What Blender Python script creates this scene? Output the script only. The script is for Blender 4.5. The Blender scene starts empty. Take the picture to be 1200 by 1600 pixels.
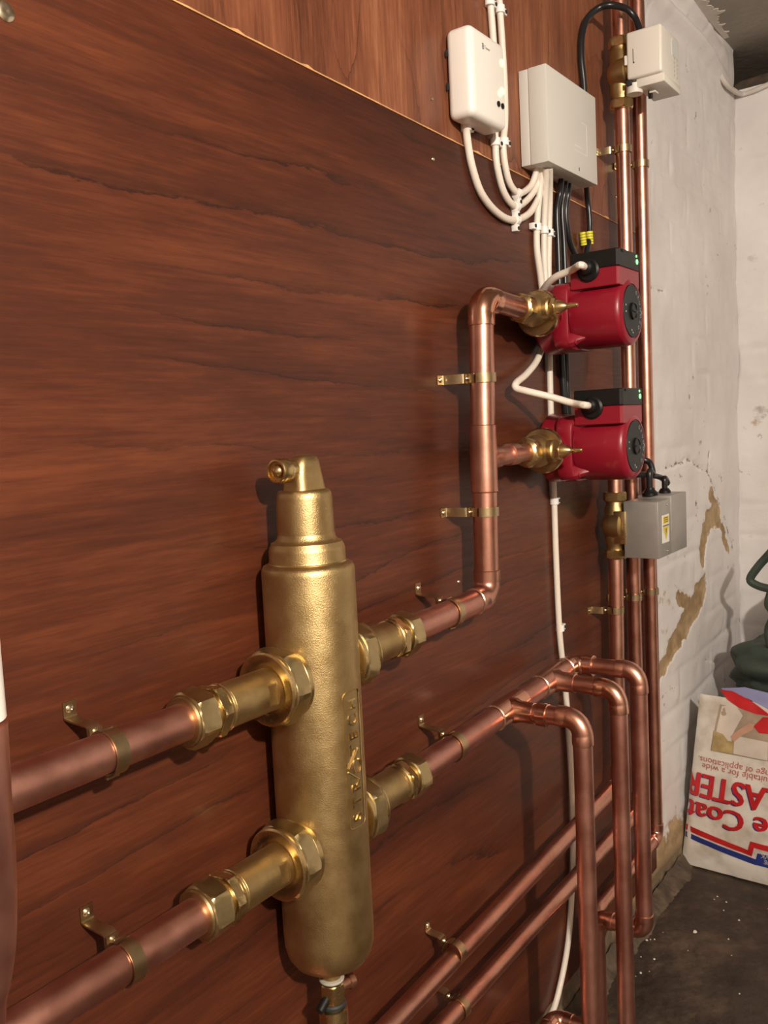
import bpy, math, random
import numpy as np
from mathutils import Vector, Matrix, noise
random.seed(4)
sc = bpy.context.scene
COL = sc.collection
# ------------------------------------------------------------------ camera
F = 1400.0
def unit(v): return v/np.linalg.norm(v)
_vz = np.array([750., 15200.])
_Z = -unit(np.array([_vz[0], _vz[1], F]))
_X = unit(np.array([1000., -(F*F+_vz[0]*1000.)/_vz[1], F]))
_R = np.stack([_X, np.cross(_Z, _X), _Z])
CAM = np.array([0., -.555, 0.])
cd = bpy.data.cameras.new('camera'); cam = bpy.data.objects.new('camera', cd); COL.objects.link(cam)
cd.sensor_fit = 'VERTICAL'; cd.sensor_height = 24; cd.lens = F/1600*24; cd.clip_start = .01
rt, dn, fw = _R@np.array([1, 0, 0]), _R@np.array([0, 1, 0]), _R@np.array([0, 0, 1])
M = Matrix(((rt[0], -dn[0], -fw[0], CAM[0]), (rt[1], -dn[1], -fw[1], CAM[1]), (rt[2], -dn[2], -fw[2], CAM[2]), (0, 0, 0, 1)))
cam.matrix_world = M
sc.camera = cam
def at(px, py, y):
    """surveying helper: the point seen at photo pixel (px,py) lying in the plane Y=y"""
    d = _R@np.array([px-600, py-800, F]); t = (y-CAM[1])/d[1]
    return Vector(CAM+t*d)
def atx(px, py, x):
    d = _R@np.array([px-600, py-800, F]); t = (x-CAM[0])/d[0]
    return Vector(CAM+t*d)
def atz(px, py, z):
    d = _R@np.array([px-600, py-800, F]); t = (z-CAM[2])/d[2]
    return Vector(CAM+t*d)
# ------------------------------------------------------------------ light
sc.view_settings.view_transform = 'Standard'; sc.view_settings.look = 'None'
sc.view_settings.gamma = 1; sc.view_settings.use_curve_mapping = False
sc.view_settings.exposure = 0.0
w = bpy.data.worlds.new('world'); sc.world = w; w.use_nodes = True
w.node_tree.nodes['Background'].inputs[0].default_value = (1, .75, .55, 1)
w.node_tree.nodes['Background'].inputs[1].default_value = .05
def lamp(name, loc, e, col, r):
    l = bpy.data.lights.new(name, 'POINT'); l.energy = e; l.color = col; l.shadow_soft_size = r
    o = bpy.data.objects.new(name, l); COL.objects.link(o); o.location = loc; return o
lamp('ceiling_bulb', (-.30, -1.50, .62), 166, (1, .90, .79), .03)

YB = -.013          # front face of the plywood
ZF = -.92           # floor
ZC = .845           # ceiling
YW = .010           # painted wall behind the plywood
XE = 2.287          # end wall
# ------------------------------------------------------------------ materials
MT = {}
def nt(name):
    m = bpy.data.materials.new(name); m.use_nodes = True; MT[name] = m
    t = m.node_tree; return m, t, t.nodes['Principled BSDF']
def nd(t, typ, **k):
    n = t.nodes.new(typ)
    for a, b in k.items():
        if a.startswith('i_'):
            key = a[2:]; key = int(key) if key.isdigit() else key
            n.inputs[key].default_value = b
        else: setattr(n, a, b)
    return n
def ramp(t, stops):
    r = t.nodes.new('ShaderNodeValToRGB'); e = r.color_ramp.elements
    while len(e) < len(stops): e.new(.5)
    for q, (p, c) in zip(e, stops):
        q.position = p; q.color = (c[0], c[1], c[2], 1) if hasattr(c, '__len__') else (c, c, c, 1)
    return r
def plain(name, col, rough=.5, metal=0., bump=0., bscale=300, var=0., coat=0., spec=.5):
    m, t, p = nt(name)
    p.inputs['Base Color'].default_value = (*col, 1); p.inputs['Roughness'].default_value = rough
    p.inputs['Metallic'].default_value = metal; p.inputs['Coat Weight'].default_value = coat
    p.inputs['Specular IOR Level'].default_value = spec
    tc = nd(t, 'ShaderNodeTexCoord')
    if bump:
        n = nd(t, 'ShaderNodeTexNoise', i_Scale=bscale, i_Detail=4.0); t.links.new(tc.outputs['Object'], n.inputs['Vector'])
        b = nd(t, 'ShaderNodeBump', i_Strength=bump, i_Distance=.001); t.links.new(n.outputs[0], b.inputs['Height'])
        t.links.new(b.outputs[0], p.inputs['Normal'])
    if var:
        n = nd(t, 'ShaderNodeTexNoise', i_Scale=28.0, i_Detail=5.0); t.links.new(tc.outputs['Object'], n.inputs['Vector'])
        r = ramp(t, [(.3, [c*(1-var) for c in col]), (.7, [min(1, c*(1+var)) for c in col])])
        t.links.new(n.outputs[0], r.inputs[0]); t.links.new(r.outputs[0], p.inputs['Base Color'])
    return m
def metal(name, c1, c2, r1, r2, bump, bscale, nscale=22.):
    m, t, p = nt(name)
    p.inputs['Metallic'].default_value = 1
    g = nd(t, 'ShaderNodeNewGeometry')
    n = nd(t, 'ShaderNodeTexNoise', i_Scale=nscale, i_Detail=6.0, i_Roughness=.65); t.links.new(g.outputs['Position'], n.inputs['Vector'])
    r = ramp(t, [(.35, c1), (.65, c2)]); t.links.new(n.outputs[0], r.inputs[0]); t.links.new(r.outputs[0], p.inputs['Base Color'])
    mr = nd(t, 'ShaderNodeMapRange', i_1=.3, i_2=.7, i_3=r1, i_4=r2); t.links.new(n.outputs[0], mr.inputs[0]); t.links.new(mr.outputs[0], p.inputs['Roughness'])
    n2 = nd(t, 'ShaderNodeTexNoise', i_Scale=bscale, i_Detail=3.0); t.links.new(g.outputs['Position'], n2.inputs['Vector'])
    b = nd(t, 'ShaderNodeBump', i_Strength=bump, i_Distance=.0006); t.links.new(n2.outputs[0], b.inputs['Height']); t.links.new(b.outputs[0], p.inputs['Normal'])
    return m
copper = metal('copper', (.56, .265, .19), (.70, .37, .275), .27, .37, .05, 90)
copper_dull = metal('dull_copper', (.54, .25, .19), (.70, .36, .28), .33, .45, .05, 90)
copper_bright = metal('bright_copper', (.66, .33, .22), (.80, .45, .33), .17, .27, .05, 110)
brass_cast = metal('cast_brass', (.47, .33, .145), (.57, .42, .20), .36, .45, .42, 1100, 45)
brass = metal('machined_brass', (.58, .42, .19), (.68, .52, .26), .24, .32, .03, 300, 40)
brass_nut = metal('worn_brass_nut', (.47, .36, .175), (.57, .45, .235), .30, .38, .06, 500, 60)
brass_strip = metal('brass_strip', (.46, .35, .20), (.57, .44, .26), .28, .38, .05, 300, 40)
solder = metal('solder_seam', (.72, .5, .36), (.85, .66, .48), .2, .3, .3, 600)
red_paint = plain('red_paint', (.235, .006, .018), .36, bump=.05, bscale=400, coat=.15)
black_plastic = plain('black_plastic', (.008, .0075, .007), .42, bump=.05, spec=.3)
disc_black = plain('nameplate_black', (.010, .012, .013), .45, spec=.3)
white_plastic = plain('white_plastic', (.86, .82, .75), .35)
grey_plastic = plain('grey_plastic', (.62, .60, .55), .45, bump=.03)
ivory_plastic = plain('ivory_plastic', (.74, .70, .62), .42)
cable_white = plain('white_cable_sheath', (.78, .70, .60), .42, bump=.03)
clip_white = plain('white_clip_plastic', (.88, .85, .80), .4)
cable_black = plain('black_cable_sheath', (.014, .014, .015), .3)
yellow_tag = plain('yellow_tag', (.75, .68, .03), .5)
paper = plain('white_label', (.75, .74, .68), .5)
yellow = plain('yellow_print', (.75, .55, .04), .5)
ink = plain('black_print', (.02, .02, .02), .5)
ink_white = plain('white_print', (.42, .42, .42), .5)
ink_grey = plain('grey_print', (.45, .43, .40), .5)
steel_box = metal('painted_steel', (.36, .34, .31), (.42, .40, .37), .42, .5, .05, 300, 15)
steel_box.node_tree.nodes['Principled BSDF'].inputs['Metallic'].default_value = .6
screw_metal = metal('screw_metal', (.7, .62, .45), (.8, .72, .55), .2, .3, .05, 300)
ptfe = plain('white_sealing_tape', (.42, .39, .33), .6, bump=.6, bscale=900)
rubber = plain('dark_rubber', (.018, .02, .02), .6)
def emit(name, col, s):
    m, t, p = nt(name); p.inputs['Base Color'].default_value = (*col, 1)
    p.inputs['Emission Color'].default_value = (*col, 1); p.inputs['Emission Strength'].default_value = s; return m
led_green = emit('green_led', (.25, 1, .35), 1.2)
led_white = emit('white_green_led', (.35, 1, .35), 1.6)
def wood(name, vertical, dark, mid, light, linecol, rough=.28):
    m, t, p = nt(name); L = t.links.new
    g = nd(t, 'ShaderNodeNewGeometry')
    sep = nd(t, 'ShaderNodeSeparateXYZ'); L(g.outputs['Position'], sep.inputs[0])
    along, across = ('Z', 'X') if vertical else ('X', 'Z')
    def comb(a, b, off=0.):
        ma = nd(t, 'ShaderNodeMath', operation='MULTIPLY_ADD', i_1=a, i_2=off); L(sep.outputs[along], ma.inputs[0])
        mb = nd(t, 'ShaderNodeMath', operation='MULTIPLY', i_1=b); L(sep.outputs[across], mb.inputs[0])
        c = nd(t, 'ShaderNodeCombineXYZ'); L(ma.outputs[0], c.inputs[0]); L(mb.outputs[0], c.inputs[1]); return c
    def noi(v, s=1., d=4., r=.55):
        n = nd(t, 'ShaderNodeTexNoise', i_Scale=s, i_Detail=d, i_Roughness=r); L(v.outputs[0], n.inputs['Vector']); return n
    big = noi(comb(.55 if not vertical else .9, 2.6 if not vertical else 3.2, 3.1), 1., 3.)
    # growth-ring bands
    k = nd(t, 'ShaderNodeMath', operation='MULTIPLY', i_1=(5.5 if not vertical else 16.)); L(big.outputs[0], k.inputs[0])
    a = nd(t, 'ShaderNodeMath', operation='MULTIPLY_ADD', i_1=(19. if not vertical else 6.)); L(sep.outputs[across], a.inputs[0]); L(k.outputs[0], a.inputs[2])
    jit = noi(comb(9., 40.), 1., 5., .7); j = nd(t, 'ShaderNodeMath', operation='MULTIPLY_ADD', i_1=.55); L(jit.outputs[0], j.inputs[0]); L(a.outputs[0], j.inputs[2])
    fr = nd(t, 'ShaderNodeMath', operation='FRACT'); L(j.outputs[0], fr.inputs[0])
    ln = ramp(t, [(0, 1.), (.035, .45), (.16, .10), (.5, 0.)]); e = ln.color_ramp.elements.new(.985); e.color = (0, 0, 0, 1); e = ln.color_ramp.elements.new(1.); e.color = (1, 1, 1, 1); L(fr.outputs[0], ln.inputs[0])
    mask = ramp(t, [(.44, 0.), (.58, 1.)]); L(noi(comb(2.2, 9., 7.), 1., 3.).outputs[0], mask.inputs[0])
    lm = nd(t, 'ShaderNodeMath', operation='MULTIPLY'); L(ln.outputs[0], lm.inputs[0]); L(mask.outputs[0], lm.inputs[1])
    base = ramp(t, [(.28, dark), (.5, mid), (.72, light)])
    mixn = noi(comb(1.6, 11., 1.), 1., 6., .7)
    fine = noi(comb(11., 210.), 1., 5., .75)
    s1 = nd(t, 'ShaderNodeMath', operation='MULTIPLY_ADD', i_1=.62, i_2=-.31); L(fine.outputs[0], s1.inputs[0])
    s2 = nd(t, 'ShaderNodeMath', operation='ADD'); L(mixn.outputs[0], s2.inputs[0]); L(s1.outputs[0], s2.inputs[1])
    L(s2.outputs[0], base.inputs[0])
    mx = nd(t, 'ShaderNodeMix', data_type='RGBA'); L(base.outputs[0], mx.inputs[6]); mx.inputs[7].default_value = (*linecol, 1)
    lf = nd(t, 'ShaderNodeMath', operation='MULTIPLY', i_1=.8); L(lm.outputs[0], lf.inputs[0]); L(lf.outputs[0], mx.inputs[0])
    # short pores
    pore = ramp(t, [(.66, 0.), (.74, 1.)]); L(noi(comb(45., 900.), 1., 2.).outputs[0], pore.inputs[0])
    mx2 = nd(t, 'ShaderNodeMix', data_type='RGBA'); L(mx.outputs[2], mx2.inputs[6]); mx2.inputs[7].default_value = (*linecol, 1)
    pf = nd(t, 'ShaderNodeMath', operation='MULTIPLY', i_1=.35); L(pore.outputs[0], pf.inputs[0]); L(pf.outputs[0], mx2.inputs[0])
    L(mx2.outputs[2], p.inputs['Base Color'])
    p.inputs['Roughness'].default_value = rough+.25
    p.inputs['Coat Weight'].default_value = .22; p.inputs['Coat Roughness'].default_value = rough-.06; p.inputs['Specular IOR Level'].default_value = .3
    b = nd(t, 'ShaderNodeBump', i_Strength=.15, i_Distance=.0006); L(fine.outputs[0], b.inputs['Height']); L(b.outputs[0], p.inputs['Normal'])
    return m
wood_low = wood('mahogany_ply', False, (.040, .0088, .0036), (.078, .0180, .0062), (.140, .036, .0115), (.012, .0035, .0022))
wood_up = wood('light_mahogany_ply', True, (.10, .030, .013), (.21, .070, .032), (.36, .145, .068), (.04, .011, .006))
ply_edge = plain('raw_ply_edge', (.62, .33, .13), .7, bump=.8, bscale=500, var=.3)
def wallmat(name, c1, c2, patch=False):
    m, t, p = nt(name); L = t.links.new
    g = nd(t, 'ShaderNodeNewGeometry')
    n = nd(t, 'ShaderNodeTexNoise', i_Scale=3.5, i_Detail=8.0, i_Roughness=.6); L(g.outputs['Position'], n.inputs['Vector'])
    r = ramp(t, [(.3, c1), (.65, c2)]); L(n.outputs[0], r.inputs[0])
    sp = nd(t, 'ShaderNodeTexNoise', i_Scale=38., i_Detail=4.0, i_Roughness=.6); L(g.outputs['Position'], sp.inputs['Vector'])
    sr = ramp(t, [(.655, 0.), (.70, 1.)]); L(sp.outputs[0], sr.inputs[0])
    sm = nd(t, 'ShaderNodeTexNoise', i_Scale=3.0, i_Detail=2.0); L(g.outputs['Position'], sm.inputs['Vector'])
    smr = ramp(t, [(.45, 0.), (.65, 1.)]); L(sm.outputs[0], smr.inputs[0])
    mu = nd(t, 'ShaderNodeMath', operation='MULTIPLY'); L(sr.outputs[0], mu.inputs[0]); L(smr.outputs[0], mu.inputs[1])
    mx = nd(t, 'ShaderNodeMix', data_type='RGBA'); L(mu.outputs[0], mx.inputs[0]); L(r.outputs[0], mx.inputs[6]); mx.inputs[7].default_value = (.22, .17, .13, 1)
    out = mx.outputs[2]
    if patch:
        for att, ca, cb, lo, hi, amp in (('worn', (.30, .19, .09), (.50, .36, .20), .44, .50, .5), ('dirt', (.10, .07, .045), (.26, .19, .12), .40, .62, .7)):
            a = nd(t, 'ShaderNodeAttribute', attribute_name=att)
            nn = nd(t, 'ShaderNodeTexNoise', i_Scale=30., i_Detail=7.0, i_Roughness=.65); L(g.outputs['Position'], nn.inputs['Vector'])
            s = nd(t, 'ShaderNodeMath', operation='MULTIPLY_ADD', i_1=amp, i_2=-amp/2); L(nn.outputs[0], s.inputs[0])
            ad = nd(t, 'ShaderNodeMath', operation='ADD'); L(a.outputs['Fac'], ad.inputs[0]); L(s.outputs[0], ad.inputs[1])
            rr = ramp(t, [(lo, 0.), (hi, 1.)]); L(ad.outputs[0], rr.inputs[0])
            cr = ramp(t, [(.35, ca), (.65, cb)]); L(nn.outputs[0], cr.inputs[0])
            m3 = nd(t, 'ShaderNodeMix', data_type='RGBA'); L(rr.outputs[0], m3.inputs[0]); L(out, m3.inputs[6]); L(cr.outputs[0], m3.inputs[7]); out = m3.outputs[2]
    L(out, p.inputs['Base Color']); p.inputs['Roughness'].default_value = .75
    bn = nd(t, 'ShaderNodeTexNoise', i_Scale=55., i_Detail=6.0); L(g.outputs['Position'], bn.inputs['Vector'])
    b = nd(t, 'ShaderNodeBump', i_Strength=.5, i_Distance=.0022); L(bn.outputs[0], b.inputs['Height']); L(b.outputs[0], p.inputs['Normal'])
    return m
wall_paint = wallmat('whitewashed_brick', (.70, .66, .64), (.84, .81, .79), True)
room_paint = wallmat('old_white_paint', (.60, .54, .47), (.72, .66, .60))
bare_wall = wallmat('dusky_cellar_wall', (.20, .17, .14), (.30, .26, .22))
ceil_mat = wallmat('grey_ceiling', (.28, .25, .21), (.36, .32, .27))
def floormat():
    m, t, p = nt('damp_concrete'); L = t.links.new
    g = nd(t, 'ShaderNodeNewGeometry')
    n = nd(t, 'ShaderNodeTexNoise', i_Scale=9., i_Detail=10.0, i_Roughness=.65); L(g.outputs['Position'], n.inputs['Vector'])
    r = ramp(t, [(.3, (.016, .010, .0065)), (.5, (.050, .032, .021)), (.7, (.15, .10, .065))]); L(n.outputs[0], r.inputs[0]); L(r.outputs[0], p.inputs['Base Color'])
    p.inputs['Roughness'].default_value = .6
    n2 = nd(t, 'ShaderNodeTexNoise', i_Scale=60., i_Detail=8.0); L(g.outputs['Position'], n2.inputs['Vector'])
    b = nd(t, 'ShaderNodeBump', i_Strength=1., i_Distance=.005); L(n2.outputs[0], b.inputs['Height']); L(b.outputs[0], p.inputs['Normal'])
    return m
floor_mat = floormat()
rubble = plain('dusty_rubble', (.105, .075, .050), .9, bump=1., bscale=90, var=.5)
# ------------------------------------------------------------------ mesh helpers
class MB:
    def __init__(s): s.v = []; s.f = []
    def add(s, vs, fs):
        o = len(s.v); s.v += [tuple(v) for v in vs]; s.f += [[i+o for i in f] for f in fs]; return s
    def loft(s, rings, closed=True, cap=True):
        n = len(rings[0]); vs = [v for r in rings for v in r]; fs = []
        for i in range(len(rings)-1):
            for j in range(n if closed else n-1):
                k = (j+1) % n; fs.append([i*n+j, i*n+k, (i+1)*n+k, (i+1)*n+j])
        if cap: fs.append(list(range(n))[::-1]); fs.append([(len(rings)-1)*n+j for j in range(n)])
        return s.add(vs, fs)
    def lathe(s, prof, o, d, seg=40, cap=True):
        o = Vector(o); d = Vector(d).normalized(); a = d.orthogonal().normalized(); b = d.cross(a)
        return s.loft([[o+d*t+(a*math.cos(q)+b*math.sin(q))*max(r, 1e-5) for q in [2*math.pi*j/seg for j in range(seg)]] for t, r in prof], cap=cap)
    def hexn(s, o, d, L, R, ch=.12, rot=0., ap=None):
        """hexagonal nut along d from o, length L, R across-corner radius, chamfered"""
        o = Vector(o); d = Vector(d).normalized(); a = d.orthogonal().normalized(); b = d.cross(a); seg = 60; rings = []
        inr = R*.866
        for t, lim in ((0, inr*.985), (ch*.35, inr+(R-inr)*.45), (ch, R), (1-ch, R), (1-ch*.35, inr+(R-inr)*.45), (1, inr*.985)):
            ring = []
            for j in range(seg):
                q = 2*math.pi*j/seg; hr = inr/math.cos(((q+rot) % (math.pi/3))-math.pi/6); r = min(hr, lim)
                ring.append(o+d*(t*L)+(a*math.cos(q)+b*math.sin(q))*r)
            rings.append(ring)
        return s.loft(rings)
    def sweep(s, pts, r, seg=20, cap=True):
        pts = [Vector(p) for p in pts]; rr = r if hasattr(r, '__len__') else [r]*len(pts)
        T = [(pts[min(i+1, len(pts)-1)]-pts[max(i-1, 0)]).normalized() for i in range(len(pts))]
        a = T[0].orthogonal().normalized(); rings = []
        for p, t, ra in zip(pts, T, rr):
            a = (a-t*a.dot(t)).normalized(); b = t.cross(a)
            rings.append([p+(a*math.cos(q)+b*math.sin(q))*ra for q in [2*math.pi*j/seg for j in range(seg)]])
        return s.loft(rings, cap=cap)
    def box(s, lo, hi, bv=0., seg=2):
        lo = Vector(lo); hi = Vector(hi)
        if bv <= 0:
            v = [(x, y, z) for x in (lo.x, hi.x) for y in (lo.y, hi.y) for z in (lo.z, hi.z)]
            return s.add(v, [[0, 1, 3, 2], [4, 6, 7, 5], [0, 4, 5, 1], [2, 3, 7, 6], [0, 2, 6, 4], [1, 5, 7, 3]])
        import bmesh
        bm = bmesh.new(); bmesh.ops.create_cube(bm, size=1)
        c = (lo+hi)/2; d = hi-lo
        for q in bm.verts: q.co = Vector((c.x+q.co.x*d.x, c.y+q.co.y*d.y, c.z+q.co.z*d.z))
        bmesh.ops.bevel(bm, geom=bm.edges[:], offset=bv, segments=seg, profile=.5, affect='EDGES')
        bm.verts.index_update(); s.add([q.co[:] for q in bm.verts], [[q.index for q in f.verts] for f in bm.faces]); bm.free(); return s
    def strip(s, pts, width_dir, wd, th):
        """flat metal strip bent along pts, width wd along width_dir"""
        pts = [Vector(p) for p in pts]; W = Vector(width_dir).normalized(); rings = []
        for i, p in enumerate(pts):
            t = (pts[min(i+1, len(pts)-1)]-pts[max(i-1, 0)]).normalized(); n = t.cross(W).normalized()
            rings.append([p+W*wd/2+n*th/2, p-W*wd/2+n*th/2, p-W*wd/2-n*th/2, p+W*wd/2-n*th/2])
        return s.loft(rings)
    def build(s, name, mat, parent=None, smooth=True, ang=35):
        me = bpy.data.meshes.new(name); me.from_pydata(s.v, [], s.f); me.update()
        import bmesh
        bm = bmesh.new(); bm.from_mesh(me); bmesh.ops.recalc_face_normals(bm, faces=bm.faces[:]); bm.to_mesh(me); bm.free()
        if smooth:
            for p in me.polygons: p.use_smooth = True
            me.set_sharp_from_angle(angle=math.radians(ang))
        me.materials.append(mat)
        o = bpy.data.objects.new(name, me); COL.objects.link(o)
        if parent is not None:
            o.parent = parent; par = parent; off = Vector((0, 0, 0))
            while par is not None: off += par.location; par = par.parent
            me.transform(Matrix.Translation(-off)) if off.length else None
        return o
def thing(name, label, cat, loc=(0, 0, 0), group=None):
    o = bpy.data.objects.new(name, None); COL.objects.link(o); o.location = loc; o.empty_display_size = .02
    o['label'] = label; o['category'] = cat
    if group: o['group'] = group
    return o
def tag(o, label, cat, group=None):
    o['label'] = label; o['category'] = cat
    if group: o['group'] = group
    return o
def struct(o): o['kind'] = 'structure'; return o
def smoothpath(pts, n=8):
    P = [Vector(p) for p in pts]; out = []
    for i in range(len(P)-1):
        p0 = P[max(i-1, 0)]; p1 = P[i]; p2 = P[i+1]; p3 = P[min(i+2, len(P)-1)]
        for k in range(n):
            t = k/n; out.append(.5*((2*p1)+(p2-p0)*t+(2*p0-5*p1+4*p2-p3)*t*t+(3*p1-p0-3*p2+p3)*t**3))
    out.append(P[-1]); return out
def text_mesh(body, size, extrude=0., cut=None):
    cu = bpy.data.curves.new('lettering', 'FONT'); cu.body = body; cu.size = size; cu.extrude = extrude; cu.align_x = 'CENTER'; cu.align_y = 'CENTER'; cu.resolution_u = 3
    o = bpy.data.objects.new('lettering', cu); COL.objects.link(o)
    dg = bpy.context.evaluated_depsgraph_get(); me = bpy.data.meshes.new_from_object(o.evaluated_get(dg))
    vs = [v.co.copy() for v in me.vertices]; fs = [list(p.vertices) for p in me.polygons]
    bpy.data.objects.remove(o); bpy.data.curves.remove(cu); bpy.data.meshes.remove(me)
    return vs, fs
def text_on(mb, body, size, o, xd, yd, ex=0.):
    """letters of given size lying in the plane spanned by xd (reading direction), yd (letter up)"""
    vs, fs = text_mesh(body, size, ex/2); xd = Vector(xd).normalized(); yd = Vector(yd).normalized(); n = xd.cross(yd); o = Vector(o)
    return mb.add([o+xd*v.x+yd*v.y+n*v.z for v in vs], fs)
# ------------------------------------------------------------------ room
def seg_d(px, pz, a, b):
    ax, az = a; bx, bz = b; dx, dz = bx-ax, bz-az
    t = max(0, min(1, ((px-ax)*dx+(pz-az)*dz)/(dx*dx+dz*dz+1e-9))); return math.hypot(px-ax-t*dx, pz-az-t*dz)
def wpt(px, py): p = at(px, py, YW); return (p.x, p.z)
def wall_grid(name, fn, nu, nv, attrs):
    vs = []; A = {k: [] for k in attrs}
    for i in range(nu+1):
        for j in range(nv+1):
            p, at_ = fn(i/nu, j/nv); vs.append(p)
            for k in attrs: A[k].append(at_.get(k, 0.))
    fs = [[i*(nv+1)+j, (i+1)*(nv+1)+j, (i+1)*(nv+1)+j+1, i*(nv+1)+j+1] for i in range(nu) for j in range(nv)]
    me = bpy.data.meshes.new(name); me.from_pydata(vs, [], fs); me.update()
    for k in attrs:
        a = me.attributes.new(k, 'FLOAT', 'POINT'); a.data.foreach_set('value', A[k])
    for p in me.polygons: p.use_smooth = True
    me.materials.append(wall_paint); o = bpy.data.objects.new(name, me); COL.objects.link(o); return struct(o)
WORN = [(wpt(1112, 770), wpt(1120, 800), .012), (wpt(1120, 800), wpt(1108, 815), .022), (wpt(1120, 800), wpt(1138, 855), .010),
        (wpt(1103, 830), wpt(1098, 870), .016), (wpt(1098, 918), wpt(1080, 955), .020), (wpt(1080, 955), wpt(1062, 990), .022), (wpt(1062, 990), wpt(1046, 1020), .016),
        (wpt(1046, 1020), wpt(1030, 1065), .010), (wpt(1075, 940), wpt(1062, 935), .010), (wpt(1087, 1262), wpt(1092, 1310), .0)]
CRACK = [(wpt(1030, 737), wpt(1075, 718)), (wpt(1075, 718), wpt(1107, 738)), (wpt(1107, 738), wpt(1110, 700)), (wpt(1107, 738), wpt(1125, 785)), (wpt(1125, 785), wpt(1148, 858)),
         (wpt(1012, 447), wpt(1038, 456)), (wpt(1105, 1030), wpt(1125, 1036)), (wpt(1104, 905), wpt(1106, 916))]
def brick_h(u, z, bw=.225, bh=.075):
    row = math.floor(z/bh); uu = u+(row % 2)*bw/2
    fz = abs((z/bh) % 1-.5)*bh; fu = abs((uu/bw) % 1-.5)*bw
    d = min(bh/2-fz, bw/2-fu); d += .006*noise.noise(Vector((u*20, z*20, 5)))
    return -.0028*max(0., 1-max(d, 0)/.010)*max(0, .5+1.2*noise.noise(Vector((u*4, z*4, 11))))
def left_fn(a, b):
    x = 1.0+(XE-1.0)*a; z = ZF-.01+(ZC-ZF+.01)*b
    y = YW+brick_h(x, z-.01)*-1
    y += .006*noise.noise(Vector((x*5, z*5, 1.3)))+.0018*noise.noise(Vector((x*25, z*25, 2.3)))
    worn = 0.; dirt = 0.
    for p, q, r in WORN:
        if r > 0:
            r = r*1.25; d = seg_d(x, z, p, q)+.014*noise.noise(Vector((x*30, z*30, 8)))+.006*noise.noise(Vector((x*90, z*90, 8))); worn = max(worn, max(0., 1-max(d-r*.55, 0)/(r*.9+.004)))
    y += .004*max(0, min(1, (worn-.4)*4))
    for p, q in CRACK:
        d = seg_d(x, z, p, q)+.006*noise.noise(Vector((x*60, z*60, 3))); dirt = max(dirt, max(0., 1-max(d, 0)/.007)*.62)
    y += .003*(dirt > .3)
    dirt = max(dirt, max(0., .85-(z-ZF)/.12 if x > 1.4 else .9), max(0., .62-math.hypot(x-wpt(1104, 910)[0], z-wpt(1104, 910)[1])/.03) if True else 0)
    # brownish worn base of the wall
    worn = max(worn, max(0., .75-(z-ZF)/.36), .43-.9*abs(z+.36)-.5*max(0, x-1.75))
    # grooves and swellings under the ceiling: rendered-over pipe runs
    y += (-.026*math.exp(-((z-.762)/.015)**2)-.020*math.exp(-((z-.815)/.014)**2))*(1 if x < 2.05 else max(0, 1-(x-2.05)/.2))
    if x > 2.2: y += .0
    return (x, y, z), {'worn': worn, 'dirt': dirt}
wall_grid('wall_left', left_fn, 260, 360, ('worn', 'dirt'))
def end_fn(a, b):
    yy = YW+.004-(2.4)*a**2.2; z = ZF-.01+(.752-ZF+.01)*b
    x = XE+brick_h(yy+.1, z)*-1.2+.008*noise.noise(Vector((yy*5, z*5, 4.3)))+.003*noise.noise(Vector((yy*22, z*22, 6.3)))
    d = noise.noise(Vector((yy*14, z*14, 9.3)))
    # patchy dirt spots where old plaster has flaked
    return (x, yy, z), {'worn': max(0., min(.40, .30+.25*d)) if z < .1 else 0., 'dirt': max(0., d*.75) if yy > -.6 else 0.}
wall_grid('wall_back', end_fn, 160, 300, ('worn', 'dirt'))
def slab(name, lo, hi, mat): return struct(MB().box(lo, hi).build(name, mat, smooth=False))
slab('wall_left.001', (-1.6, YW+.001, ZF), (1.01, YW+.10, ZC), room_paint)
slab('wall_front', (-1.7, -2.5, ZF), (-1.6, YW+.1, ZC), bare_wall)
slab('wall_right', (-1.7, -2.6, ZF), (2.6, -2.5, ZC), bare_wall)
slab('floor', (-1.7, -2.6, ZF-.1), (2.6, YW+.12, ZF), floor_mat)
slab('ceiling', (-1.7, -2.6, ZC), (2.75, YW+.12, ZC+.1), ceil_mat)
# opening above the end wall: rubble-filled recess
slab('wall_back.001', (XE+.25, -2.5, .60), (XE+.35, YW+.12, ZC), rubble)
mb = MB(); rings = []
for i in range(60):
    yy = YW+.01-i*.012
    rings.append([(XE+.0+.02*noise.noise(Vector((yy*20, 1, 1)))+k*.02, yy, .752+(.052*min(1, k/3)*(.5+noise.noise(Vector((yy*16, k*.7, 2.))))+.0 if k else -.01)) for k in range(13)])
mb.loft(rings, closed=False, cap=False)
tag(mb.build('rubble_ledge', rubble), 'dusty brown rubble filling the gap on top of the end wall', 'rubble')['kind'] = 'stuff'
# painted cable running round the top corner
pth = [at(990, -60, YW-.03), at(1060, 20, YW-.028), at(1105, 78, YW-.018), at(1120, 108, YW-.010), at(1132, 128, YW-.008), at(1146, 141, YW-.012), atx(1160, 147, XE-.008), atx(1180, 141, XE-.010), atx(1205, 130, XE-.012), atx(1260, 110, XE-.012)]
pth[3] = at(1112, 92, YW+.012)
tag(MB().sweep(smoothpath(pth[3:], 6), .0055, 10).build('painted_cable', room_paint), 'whitewashed cable curving round the wall corner under the ceiling', 'cable')
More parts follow.
